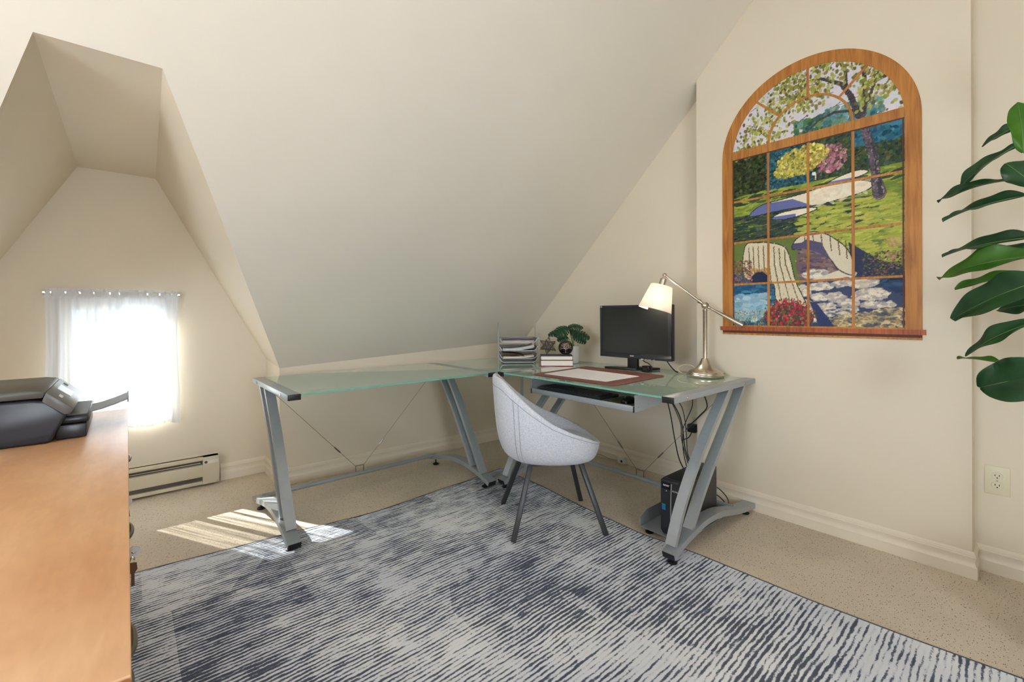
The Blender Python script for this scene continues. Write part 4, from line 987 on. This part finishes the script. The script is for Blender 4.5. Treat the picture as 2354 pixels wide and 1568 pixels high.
    # bunkers
    def smooth(P, n=6):
        out = []; N = len(P)
        for i in range(N):
            a, b, c2, d = (np.array(P[(i+k) % N]) for k in (-1, 0, 1, 2))
            for k in range(n):
                q = k/n; out.append(tuple(.5*(2*b+(c2-a)*q+(2*a-5*b+4*c2-d)*q*q+(3*b-a-3*c2+d)*q**3)))
        return out
    def blob(P, c, edge=(44, 52, 56)):
        P = smooth(P); mk = inpoly(P)
        stroke(P+[P[0]], [.022]*(len(P)+1), edge, 4); setc(mk, c); return mk
    big = [(.5, 2.60), (.8, 2.80), (1.4, 2.86), (2.0, 2.92), (2.6, 3.0), (3.1, 2.98), (3.4, 2.86), (3.2, 2.74), (2.6, 2.66), (2.1, 2.62), (1.6, 2.64), (1.1, 2.62)]
    mk = blob(big, (234, 222, 194)); setc(mk & (xs < 2.1-(yy-2.62)*2.2) & (yy < 2.83), (104, 112, 164)); dabs(160, (.5, 3.3, 2.6, 3.0), [(240, 230, 206), (224, 210, 182)], .04, 3, 4, mask=mk & (xs > 2.1), alpha=.6)
    mk = blob([(2.45, 3.02), (2.7, 3.12), (3.1, 3.18), (3.3, 3.12), (3.0, 3.04), (2.7, 3.0)], (236, 226, 200)); setc(mk & (yy < 3.06), (120, 124, 170))
    mk = blob([(1.1, 2.46), (1.35, 2.56), (1.9, 2.58), (2.2, 2.54), (1.8, 2.45), (1.4, 2.42)], (238, 228, 204)); setc(mk & (xs < 1.7) & (yy < 2.50), (104, 112, 168))
    stroke([(2.18, 3.17), (2.18, 3.32)], [.010, .010], (226, 226, 220), 2); setc(inpoly([(2.10, 3.27), (2.18, 3.26), (2.18, 3.33), (2.10, 3.34)]), (236, 236, 230))
    # stream and its banks
    setc((yy < 1.25) & (xs < 1.2), (40, 96, 132)); setc((yy < 1.0) & (xs > 2.9), (34, 60, 92))
    dabs(300, (0, 1.1, .5, 1.1), [(36, 96, 136), (58, 124, 160), (26, 72, 104)], .03, 4, 8, angj=.1)
    dabs(260, (0, .95, .12, .72), [(150, 186, 204), (176, 204, 214), (128, 170, 194)], .045, 2.4, 8, angj=.2)
    dabs(200, (3.0, 4.0, .5, 1.05), [(30, 56, 92), (48, 78, 116), (24, 44, 70)], .03, 4, 6, angj=.1)
    # far right flowers and shade
    setc(inpoly([(2.9, 1.75), (3.5, 1.35), (4, 1.15), (4, .98), (3.0, 1.02)]), (44, 52, 84))
    dabs(420, (3.2, 4.0, 1.0, 1.5), [(54, 66, 46), (86, 92, 52), (130, 124, 66), (150, 96, 92), (40, 48, 40)], .022, .5, 16, ang=1.5)
    dabs(60, (3.6, 4.0, 1.3, 1.75), [(202, 120, 128), (190, 150, 120)], .02, 1, 10)
    # bridge deck and path
    setc(inpoly([(1.75, 1.80), (2.1, 1.78), (3.0, 1.08), (2.9, .96), (1.85, .9), (1.7, 1.3)]), (112, 92, 100))
    for q in range(10): stroke([(1.72+q*.02, 1.78-q*.085), (2.15+q*.085, 1.74-q*.075)], [.012, .009], (66, 58, 82), 6)
    dabs(110, (1.8, 2.6, 1.0, 1.75), [(128, 104, 98), (96, 82, 104), (146, 122, 112)], .03, 3, 8, ang=-.15, angj=.1)
    setc(inpoly([(1.3, 0), (1.9, .98), (3.1, 1.04), (4, .6), (4, 0)]), (58, 70, 104))
    stones = [((2.15, 1.12), .30, .09), ((2.75, 1.08), .26, .06), ((1.85, .78), .22, .12), ((2.3, .86), .26, .08), ((2.75, .9), .22, .06), ((3.2, .88), .3, .08), ((2.25, .64), .16, .08), ((2.62, .62), .2, .1), ((3.35, .66), .36, .12), ((2.9, .5), .24, .07), ((3.5, .45), .32, .06), ((1.95, .45), .2, .12), ((2.4, .42), .22, .07), ((2.6, .30), .34, .07), ((2.1, .22), .22, .12), ((2.9, .34), .2, .05)]
    for (cx, cy), a, b in stones:
        mk = ell(cx, cy, a, b); setc(mk, (214, 204, 180)); dabs(int(60*a/.2), (cx-a, cx+a, cy-b, cy+b), [(226, 216, 194), (196, 182, 160), (236, 228, 208), (160, 152, 160)], .03, 2.2, 6, mask=mk, alpha=.7, angj=.2)
    setc(inpoly([(2.05, 1.0), (2.9, 1.24), (3.05, 1.08), (2.5, .98)]), (222, 210, 186))
    dabs(420, (2.4, 4.0, 0, .42), [(206, 184, 136), (186, 162, 116), (222, 204, 160), (150, 130, 96)], .035, 2.0, 10, mask=(yy < .12+.16*(xs-2.2)), angj=.3)
    dabs(160, (2.2, 4.0, .0, .36), [(54, 66, 92), (92, 92, 96)], .02, 3, 8, angj=.2, alpha=.5)
    setc(inpoly([(2.02, .55), (2.2, .5), (2.6, .0), (2.25, 0)]), (50, 62, 104))
    # left parapet with its arch
    par = [(.36, 1.15), (.36, 1.88), (.7, 1.94), (1.05, 1.90), (1.4, 1.78), (1.55, 1.5), (1.68, 1.0), (1.95, .45), (1.9, .2), (1.25, .55), (1.1, 1.0)]
    mk = blob(par, (220, 208, 176)); dabs(260, (.3, 2.0, .2, 1.95), [(232, 222, 194), (206, 190, 150), (196, 176, 120), (236, 230, 208)], .03, .4, 8, mask=mk, ang=0, angj=.1, alpha=.7)
    for x in (.46, .58, .72, .86, 1.0, 1.14, 1.28, 1.42): stroke([(x, 1.86-.35*max(0, x-1)), (x+.02, 1.4), (x+.08+max(0, x-.9)*.5, 1.0 if x < 1 else .55)], [.012, .014, .008], (96, 84, 66), 6)
    setc(ell(.76, 1.02, .27, .26) & (yy > .98), (34, 46, 74)); dabs(60, (.4, 1.05, 1.2, 1.34), [(196, 150, 70), (170, 128, 66)], .025, 1.4, 8, alpha=.6)
    setc((ell(.76, 1.02, .25, .24)) & (yy > .97), (30, 44, 74))
    # right parapet
    rp = [(1.62, 1.72), (1.72, 1.92), (2.05, 2.04), (2.35, 1.98), (2.6, 1.84), (2.85, 1.62), (2.98, 1.35), (3.0, 1.08), (2.7, 1.2), (2.5, 1.45), (2.2, 1.66), (1.95, 1.78)]
    mk = blob(rp, (216, 206, 180)); setc(mk & (yy < 1.90-.75*np.clip(xs-1.9, 0, 9)-.06) & (xs < 2.55), (84, 80, 116))
    setc(inpoly([(1.62, 1.72), (1.95, 1.9), (2.3, 1.8), (2.5, 1.45), (2.2, 1.6), (1.9, 1.72)]), (86, 82, 114))
    for x in (1.9, 2.1, 2.3, 2.5, 2.68, 2.84): stroke([(x, 2.02-.32*max(0, x-2.1)), (x+.03, 1.86-.55*max(0, x-2.0))], [.012, .012], (112, 88, 70), 6)
    # bank plants and red flowers
    dabs(420, (0, .55, 1.0, 1.55), [(86, 84, 46), (120, 112, 56), (60, 58, 44), (146, 96, 122), (176, 90, 100)], .022, .6, 14, ang=1.2)
    dabs(300, (0, .9, 0, .34), [(170, 150, 62), (196, 172, 76), (120, 108, 58), (90, 84, 60)], .020, .35, 12, ang=0, angj=.4)
    setc(ell(1.5, .18, .62, .34), (76, 66, 60))
    dabs(360, (.85, 2.2, 0, .62), [(96, 104, 58), (128, 120, 64), (64, 70, 58)], .024, .5, 10, ang=.3, mask=ell(1.5, .2, .72, .42))
    dabs(420, (.9, 2.15, .02, .62), [(206, 44, 64), (186, 30, 70), (224, 70, 80), (160, 30, 60), (96, 80, 60), (128, 120, 64)], .024, 1.0, 14, mask=ell(1.52, .26, .62, .34))
    # the tall tree in front
    stroke([(3.52, 2.66), (3.46, 3.0), (3.42, 3.4), (3.30, 3.8), (3.20, 4.15), (3.12, 4.35)], [.14, .09, .085, .085, .08, .07], (96, 84, 92), 16)
    stroke([(3.56, 2.66), (3.50, 3.0), (3.46, 3.4), (3.36, 3.8), (3.26, 4.15)], [.05, .04, .035, .03, .03], (64, 58, 72), 8)
    dabs(160, (3.15, 3.62, 2.66, 4.2), [(150, 136, 132), (126, 112, 116), (72, 66, 84)], .03, .5, 8, mask=(np.abs(xs-(3.52-(yy-2.66)*.2)) < .09), angj=.3)
    br = (70, 64, 72)
    stroke([(3.12, 4.3), (2.95, 4.75), (2.75, 5.05), (2.3, 5.3), (2.0, 5.35)], [.07, .06, .045, .03, .012], br)
    stroke([(2.85, 4.9), (2.85, 5.3), (2.6, 5.75), (2.5, 6)], [.045, .04, .025, .012], br)
    stroke([(3.22, 4.3), (3.25, 4.8), (3.22, 5.3), (3.3, 5.7)], [.055, .05, .035, .02], br); stroke([(3.3, 4.5), (3.5, 5.0), (3.55, 5.4)], [.03, .025, .012], br)
    stroke([(3.05, 4.42), (2.6, 4.5), (2.25, 4.42), (1.9, 4.2), (1.4, 4.05)], [.03, .028, .022, .016, .01], br, alpha=.8)
    for _ in range(46):
        x, y = rg.uniform(.3, 3.8), rg.uniform(4.6, 5.9); a = rg.uniform(-.6, .9)+PI*(x < 2.9); stroke([(x, y), (x+.35*math.cos(a), y+.22*math.sin(a))], [.010, .005], (86, 78, 80), 6, .8)
    lv = [(150, 150, 62), (118, 112, 48), (172, 168, 84), (96, 84, 44), (134, 136, 66), (186, 184, 96)]
    for (cx, cy, a, b, n) in ((1.6, 5.15, .55, .35, 210), (1.15, 4.9, .4, .3, 110), (2.5, 5.6, .6, .32, 190), (3.2, 5.5, .5, .4, 160), (3.65, 4.9, .4, .5, 150), (.7, 4.6, .35, .28, 80), (.4, 4.2, .45, .14, 90), (1.2, 4.35, .35, .2, 70), (1.95, 4.95, .3, .25, 70), (2.2, 5.1, .35, .2, 70), (1.5, 5.5, .4, .2, 90), (.35, 4.55, .2, .2, 25), (3.3, 4.7, .25, .3, 60)):
        for _ in range(n):
            px_, py_ = cx+rg.normal(0, a*.62), cy+rg.normal(0, b*.62); dabs(1, (px_, px_+1e-4, py_, py_+1e-4), lv, .031, 1.3, 14, angj=1.5)
    img[:] = np.clip(img+rg.normal(0, 3.5, img.shape[:2])[..., None], 0, 255)
    return img
IMG = paint()/255.0
LIN = np.where(IMG <= .04045, IMG/12.92, ((IMG+.055)/1.055)**2.4)
ysg = np.linspace(mc+.384, mc-.384, GX); zsg = np.linspace(za, zb, GZ)
YY, ZZ = np.meshgrid(ysg, zsg)
inside = (ZZ <= arcz) | ((YY-mc)**2+(ZZ-MZ)**2 <= (IR+.012)**2)
fc = inside[:-1, :-1] & inside[1:, :-1] & inside[:-1, 1:] & inside[1:, 1:]
I, Jx = np.nonzero(fc); idx = lambda i, j: i*GX+j
faces = np.stack([idx(I, Jx), idx(I+1, Jx), idx(I+1, Jx+1), idx(I, Jx+1)], 1)
used = np.unique(faces); remap = np.full(GX*GZ, -1); remap[used] = np.arange(len(used)); faces = remap[faces]
me = bpy.data.meshes.new('painted_scene'); co = np.stack([np.full(YY.size, -.0012+.003-.0005), YY.ravel()-mc, ZZ.ravel()-.98], 1)[used]
co[:, 0] = (XB-.0012)-(XB-.003)
me.vertices.add(len(used)); me.vertices.foreach_set('co', co.ravel())
me.loops.add(faces.size); me.loops.foreach_set('vertex_index', faces.ravel().astype(np.int32))
me.polygons.add(len(faces)); me.polygons.foreach_set('loop_start', np.arange(0, faces.size, 4, dtype=np.int32))
me.update(calc_edges=True)
at = me.color_attributes.new('paint', 'FLOAT_COLOR', 'POINT'); cc = np.ones((len(used), 4)); cc[:, :3] = LIN.reshape(-1, 3)[used]; at.data.foreach_set('color', cc.ravel())
nt = NT('printed_landscape'); ca = nt.n('VertexColor', layer_name='paint'); nt.bsdf(Base_Color=ca.outputs[0], Roughness=.5, Specular_IOR_Level=.25)
po = bpy.data.objects.new('painted_scene', me); link(po); po.parent = t; me.materials.append(nt.m); po['label'] = 'printed golf course landscape with stone bridge and trees'
# frame pieces
arc = lambda r, a0, a1, n, cz=MZ: [(mc-r*math.cos(a0+(a1-a0)*k/n), cz+r*math.sin(a0+(a1-a0)*k/n)) for k in range(n+1)]
def ring(r0_, r1_, cz, a0, a1, n, th, name, m_, parent=t):
    o = arc(r1_, a0, a1, n, cz); i = arc(r0_, a0, a1, n, cz); mb = MB()
    for k in range(n): mb.prism([(MXf, *o[k]), (MXf, *o[k+1]), (MXf, *i[k+1]), (MXf, *i[k])], (-th, 0, 0))
    return mb.build(name, m_, parent)
ring(IR, MR, MZ, 0, PI, 48, .0035, 'arched_frame', M_oak_v)
mplate([(mv0, .98), (pl+.001, .98), (pl+.001, MZ), (mv0, MZ)], .0035, 'frame_stile', M_oak_v)
mplate([(pr_-.001, .98), (mv1, .98), (mv1, MZ), (pr_-.001, MZ)], .0035, 'frame_stile', M_oak_v)
mplate([(pl, 1.984), (pr_, 1.984), (pr_, arcz), (pl, arcz)], .0032, 'transom', M_oak_h)
mplate([(pl, 1.978), (pr_, 1.978), (pr_, 1.984), (pl, 1.984)], .0026, 'shadow_line', M_silld)
mplate([(pl, 1.024), (pr_, 1.024), (pr_, 1.034), (pl, 1.034)], .0028, 'bottom_rail', M_oak_h)
for y in (pl-.006, pr_+.002): mplate([(y+.005, 1.034), (y, 1.034), (y, 1.978), (y+.005, 1.978)], .0027, 'sash_edge', M_silld)
for y in colp[1:4]: mplate([(y+.0058, 1.034), (y-.0058, 1.034), (y-.0058, 1.978), (y+.0058, 1.978)], .0026, 'muntin', M_oak_v)
for z in rowz[1:4]:
    for y0, y1 in zip(colp, colp[1:]): mplate([(y0-.006, z-.0055), (y1+.006, z-.0055), (y1+.006, z+.0055), (y0-.006, z+.0055)], .0024, 'muntin', M_oak_h)
ring(.180, .191, arcz, 0, PI, 32, .0026, 'inner_arch', M_oak_v)
for a in (PI*.25, PI*.5, PI*.75):
    d = Vector((-math.cos(a), math.sin(a))); n_ = Vector((-d.y, d.x)); A_ = Vector((mc, arcz))+d*.188; B_ = Vector((mc, MZ))+d*(IR+.004) if abs(a-PI/2) < .1 else Vector((mc, arcz))+d*(IR-.03)
    mplate([tuple(A_+n_*.0056), tuple(A_-n_*.0056), tuple(B_-n_*.0056), tuple(B_+n_*.0056)], .0025, 'spoke', M_oak_v)
MB().box((XB-.010, mv1-.012, 1.003), (XB-.0005, mv0+.012, 1.026)).build('sill', M_sill, t)
MB().box((XB-.006, mv1+.001, .990), (XB-.0005, mv0-.001, 1.003)).build('sill_shadow_band', M_silld, t)
MB().box((XB-.005, mv1+.001, .980), (XB-.0005, mv0-.001, .990)).build('apron', M_oak_h, t)

# ------------------------------------------------------------------ wooden credenza in the left foreground
CT = .740; CX0, CX1, CY0, CY1 = -.58, .003, .590, 2.284
t = thing('wooden_credenza', ((CX0+CX1)/2, (CY0+CY1)/2, 0), 'honey maple credenza with drawers and hanging keys, carrying the printer', 'cabinet')
MB().box((CX0, CY0, CT-.028), (CX1, CY1, CT)).build('top', M_wood, t, bevel=.002)
MB().box((CX0+.01, CY0+.01, RUGZ+.05), (CX1-.030, CY1-.012, CT-.0285)).build('carcass', M_woodedge, t)
MB().box((CX0+.04, CY0+.03, RUGZ+.001), (CX1-.06, CY1-.04, RUGZ+.05)).build('plinth', M_black, t)
nb = 3; bw = (CY1-CY0-.03)/nb
hand_y = [.86, 1.30, 1.96]
for k in range(nb):
    y0 = CY0+.012+k*bw
    for j, (z0, z1) in enumerate(((.06, .37), (.374, .70))):
        d = MB().box((CX1-.030, y0+.002, z0+RUGZ), (CX1-.012, y0+bw-.002, z1)).build('drawer_front', M_wood, t, bevel=.0015)
        yc = hand_y[k]; zc = z1-.075
        MB().tube(spline([(CX1-.012, yc-.052, zc), (CX1-.004, yc-.045, zc), (CX1+.003, yc-.02, zc), (CX1+.003, yc+.02, zc), (CX1-.004, yc+.045, zc), (CX1-.012, yc+.052, zc)]), .005, 8).build('pull', mat('pewter_pull', (112, 108, 98), .35, .8), d, smooth=True)
for y, kx in ((1.07, CX1-.004), (1.36, CX1-.013)):
    lk = MB().lathe([(0, .006), (.008, .006), (.009, 0)], (CX1-.0125, y, .672), (1, 0, 0), 16).build('lock', M_chrome, t, smooth=True)
    MB().box((CX1-.007, y-.010, .668), (kx+.004, y-.0085, .676)).build('key_shank', M_chrome, lk)
    MB().lathe([(.0035, -.001), (.0095, -.001), (.0095, .001), (.0035, .001)], (kx+.010, y-.009, .672), (0, 1, 0), 16).build('key_bow', M_chrome, lk)
    MB().lathe([(.007, -.0008), (.0080, -.0008), (.0080, .0008), (.007, .0008)], (kx+.009, y-.004, .662), (1, 0, .3), 14).build('key_ring', M_chrome, lk)
    MB().prism([(kx+.004, y-.012, .654), (kx+.014, y-.012, .652), (kx+.015, y-.012, .640), (kx+.011, y-.012, .634), (kx+.011, y-.012, .612), (kx+.006, y-.012, .612), (kx+.006, y-.012, .634), (kx+.002, y-.012, .641)], (0, .0022, 0)).build('spare_key', M_key, lk)
t = thing('wooden_side_cabinet', (-.29, .32, 0), 'edge of a second maple cabinet beside the credenza, at the bottom corner', 'cabinet')
MB().box((CX0, .06, CT-.030), (CX1, .586, CT-.002)).build('top', M_woodedge, t, bevel=.002)
MB().box((CX0+.01, .07, RUGZ+.001), (CX1-.02, .576, CT-.0305)).build('carcass', M_woodedge, t)

# ------------------------------------------------------------------ printer
PZ = CT+.001; py0, py1 = 1.80, 2.17
M_prn = mat('printer_black', (36, 40, 48), .33, var=.08); M_prt = mat('printer_lid', (78, 76, 70), .4, var=.06, bump=.05)
t = thing('inkjet_printer', (-.30, 1.98, PZ), 'dark all-in-one inkjet printer with open paper tray on the credenza', 'printer')
side = [(-.50, 0), (-.50, .125), (-.20, .125), (-.172, .120), (-.150, .098), (-.128, .075), (-.137, .058), (-.153, .025), (-.163, 0)]
MB().prism([(x, py0+.004, PZ+z) for x, z in side], (0, py1-py0-.008, 0)).build('body', M_prn, t, bevel=.008, seg=3)
lid = [(-.51, .128), (-.51, .150), (-.205, .152), (-.178, .148), (-.172, .142), (-.178, .128)]
MB().prism([(x, py0, PZ+z) for x, z in lid], (0, py1-py0, 0)).build('scanner_lid', M_prt, t, bevel=.004)
pan = [(-.172, .145), (-.122, .098), (-.116, .088), (-.122, .078), (-.135, .076), (-.180, .118)]
cpn = MB().prism([(x, py0+.001, PZ+z) for x, z in pan], (0, py1-py0-.002, 0)).build('control_panel', mat('panel_grey', (92, 92, 90), .35), t, bevel=.003)
pn = Vector((.047, 0, .050)).normalized(); pu = Vector((.050, 0, -.047)).normalized()
pc_ = Vector((-.147, (py0+py1)/2, PZ+.1215))
MB().obox(pc_+pn*.001+Vector((0, .01, 0)), (.10, .040, .002), (0, 1, 0), pu).build('display', mat('printer_display', (214, 218, 220), .3), cpn)
MB().obox(pc_+pn*.001+Vector((0, -.12, 0)), (.03, .010, .002), (0, 1, 0), pu).build('button', M_white, cpn)
MB().obox(pc_+pn*.001+Vector((0, .14, 0))-pu*.01, (.03, .014, .002), (0, 1, 0), pu).build('button', mat('panel_mark', (150, 150, 150), .4), cpn)
MB().box((-.155, py0+.030, PZ+.001), (-.090, py1-.030, PZ+.041)).build('paper_cassette', M_prn, t, bevel=.004)
tr = MB(); tr.box((-.150, py0+.035, PZ+.042), (-.084, py1-.035, PZ+.064)); tr = tr.build('output_tray', M_prn, t, bevel=.008)
MB().box((-.145, py0+.05, PZ+.0645), (-.090, py1-.05, PZ+.066)).build('tray_liner', M_prt, tr)
ap = [(-.088, 0, PZ+.060), (-.060, 0, PZ+.066), (-.030, 0, PZ+.076), (.004, 0, PZ+.090)]
MB().bar([(x, 1.985, z) for x, y, z in ap], (0, 1, 0), .15, .004).build('tray_extension', mat('extension_grey', (122, 124, 128), .4), t)
MB().box((.001, 1.915, PZ+.078), (.005, 2.055, PZ+.096)).build('paper_stop', mat('extension_grey', (122, 124, 128), .4), t)

# ------------------------------------------------------------------ big fiddle-leaf plant at the right
PT = Vector((2.18, -.20, 0))
t = thing('fiddle_leaf_plant', (PT.x, PT.y, 0), 'tall artificial fiddle-leaf fig with broad green leaves at the right edge', 'plant')
MB().lathe([(0, 0.001), (.11, .001), (.13, .02), (.16, .28), (.165, .29), (.15, .29), (.14, .26), (0, .26)], PT, (0, 0, 1), 28).build('pot', mat('grey_planter', (110, 108, 104), .6), t, smooth=True)
MB().lathe([(.145, .262), (.07, .27), (0, .272)], PT, (0, 0, 1), 20).build('soil', M_soil, t)
trunk = spline([PT+Vector((0, 0, .25)), PT+Vector((.03, .02, .7)), PT+Vector((.06, .04, 1.1)), PT+Vector((.09, .06, 1.5)), PT+Vector((.11, .07, 1.85))])
MB().tube(trunk, [.016-.009*k/(len(trunk)-1) for k in range(len(trunk))], 10).build('trunk', mat('plant_bark', (92, 74, 54), .8, bump=.4, bscale=90), t, smooth=True)
def bleaf(base, tip, wid, nrm, curl, m_, seed):
    r = random.Random(seed); base, tip = Vector(base), Vector(tip); L = (tip-base).length; ax = (tip-base).normalized(); sdv = ax.cross(Vector(nrm)).normalized(); nz = sdv.cross(ax)
    nl, nw = 14, 8; rows = []; p1, p2 = r.uniform(0, 6), r.uniform(0, 6)
    for i in range(nl+1):
        s = i/nl; hw = wid/2*(math.sin(PI*s**.85)**.62*(.62+.38*s)) if 0 < s < 1 else wid*.015
        row = []
        for j in range(nw+1):
            w = -1+2*j/nw
            z = curl*L*(math.sin(PI*s)-.5*s)+abs(w)**1.4*hw*.42+.09*wid*math.sin(8*s+p1+2*w)*abs(w)+.06*wid*math.sin(15*s+p2+w)*abs(w)**2
            row.append(base+ax*L*s+sdv*hw*w+nz*z)
        rows.append(row)
    lf = MB().grid(rows).build('leaf', m_, t, smooth=True, solid=.001, sub=1)
    mid_ = [row[nw//2]+nz*.0015 for row in rows]
    MB().tube(mid_, [.0022*(1-.75*k/nl) for k in range(nl+1)], 5).build('midrib', M_vein, lf, smooth=True)
    near = min(trunk, key=lambda q: (q-base).length+max(0, q.z-base.z)*.5)
    MB().tube(spline([near, near.lerp(base, .5)+Vector((0, 0, -.01)), base]), .0028, 6).build('petiole', M_stem, lf, smooth=True)
toC = Vector((-.9, -.1, .35))
# (base y,z ; tip y,z ; x base, x tip, width, normal, curl, material)
LV = [((.005, 1.742), (.110, 1.697), 2.30, 2.32, .062, (-.8, .2, .8), .05, M_leaf),
      ((.020, 1.668), (.171, 1.569), 2.28, 2.34, .085, (-.7, 0, .8), .05, M_leaf),
      ((.030, 1.548), (.229, 1.529), 2.26, 2.33, .085, (-.6, 0, .9), .06, M_leaf),
      ((-.010, 1.490), (.215, 1.452), 2.26, 2.33, .095, (-.55, 0, .9), .05, M_leaf),
      ((-.030, 1.346), (.217, 1.319), 2.24, 2.33, .10, (-.6, 0, .9), .05, M_leaf),
      ((-.030, 1.325), (.154, 1.301), 2.34, 2.40, .07, (-.3, 0, 1), .05, M_leaf),
      ((-.055, 1.280), (.226, 1.235), 2.20, 2.30, .135, (-.75, 0, .75), .09, M_leaf2),
      ((.0, 1.235), (.180, 1.190), 2.36, 2.32, .075, (-.6, 0, .8), .04, M_leaf2),
      ((-.055, 1.215), (.189, 1.078), 2.16, 2.28, .150, (-.85, 0, .55), .06, M_leaf),
      ((-.030, 1.17), (.095, 1.165), 2.38, 2.40, .095, (-.9, 0, .4), .03, M_leaf),
      ((-.033, 1.080), (.157, .945), 2.22, 2.32, .085, (-.7, .2, .7), .07, M_leaf),
      ((.045, .925), (.175, .934), 2.26, 2.33, .055, (-.1, 0, 1), .03, M_leaf2),
      ((-.075, .93), (.112, .845), 2.14, 2.20, .175, (-1, .15, .12), .02, M_leaf),
      ((.010, 1.62), (.022, 1.80), 2.20, 2.24, .09, (-1, -.3, .1), .03, M_leaf2),
      ((-.020, 1.50), (.050, 1.60), 2.20, 2.22, .10, (-1, 0, .2), .03, M_leaf),
      ((-.060, 1.14), (.080, 1.11), 2.40, 2.44, .09, (-.8, 0, .5), .03, M_leaf),
      ((-.25, 1.55), (-.42, 1.62), 2.2, 2.1, .15, (-.8, 0, .6), .05, M_leaf), ((-.27, 1.3), (-.48, 1.2), 2.18, 2.05, .16, (-.8, 0, .6), .05, M_leaf),
      ((-.26, 1.05), (-.45, .95), 2.2, 2.2, .16, (-.8, 0, .6), .05, M_leaf2), ((-.2, 1.8), (-.2, 2.0), 2.25, 2.1, .14, (-1, 0, .3), .05, M_leaf2),
      ((-.22, 1.2), (-.25, 1.15), 2.1, 1.88, .16, (0, 0, 1), .05, M_leaf), ((-.22, 1.45), (-.3, 1.5), 2.12, 1.92, .15, (0, 0, 1), .05, M_leaf)]
for k, (b_, tp_, xb, xt, w, nr, cu, m_) in enumerate(LV): bleaf((xb, *b_), (xt, *tp_), w, nr, cu, m_, 30+k)
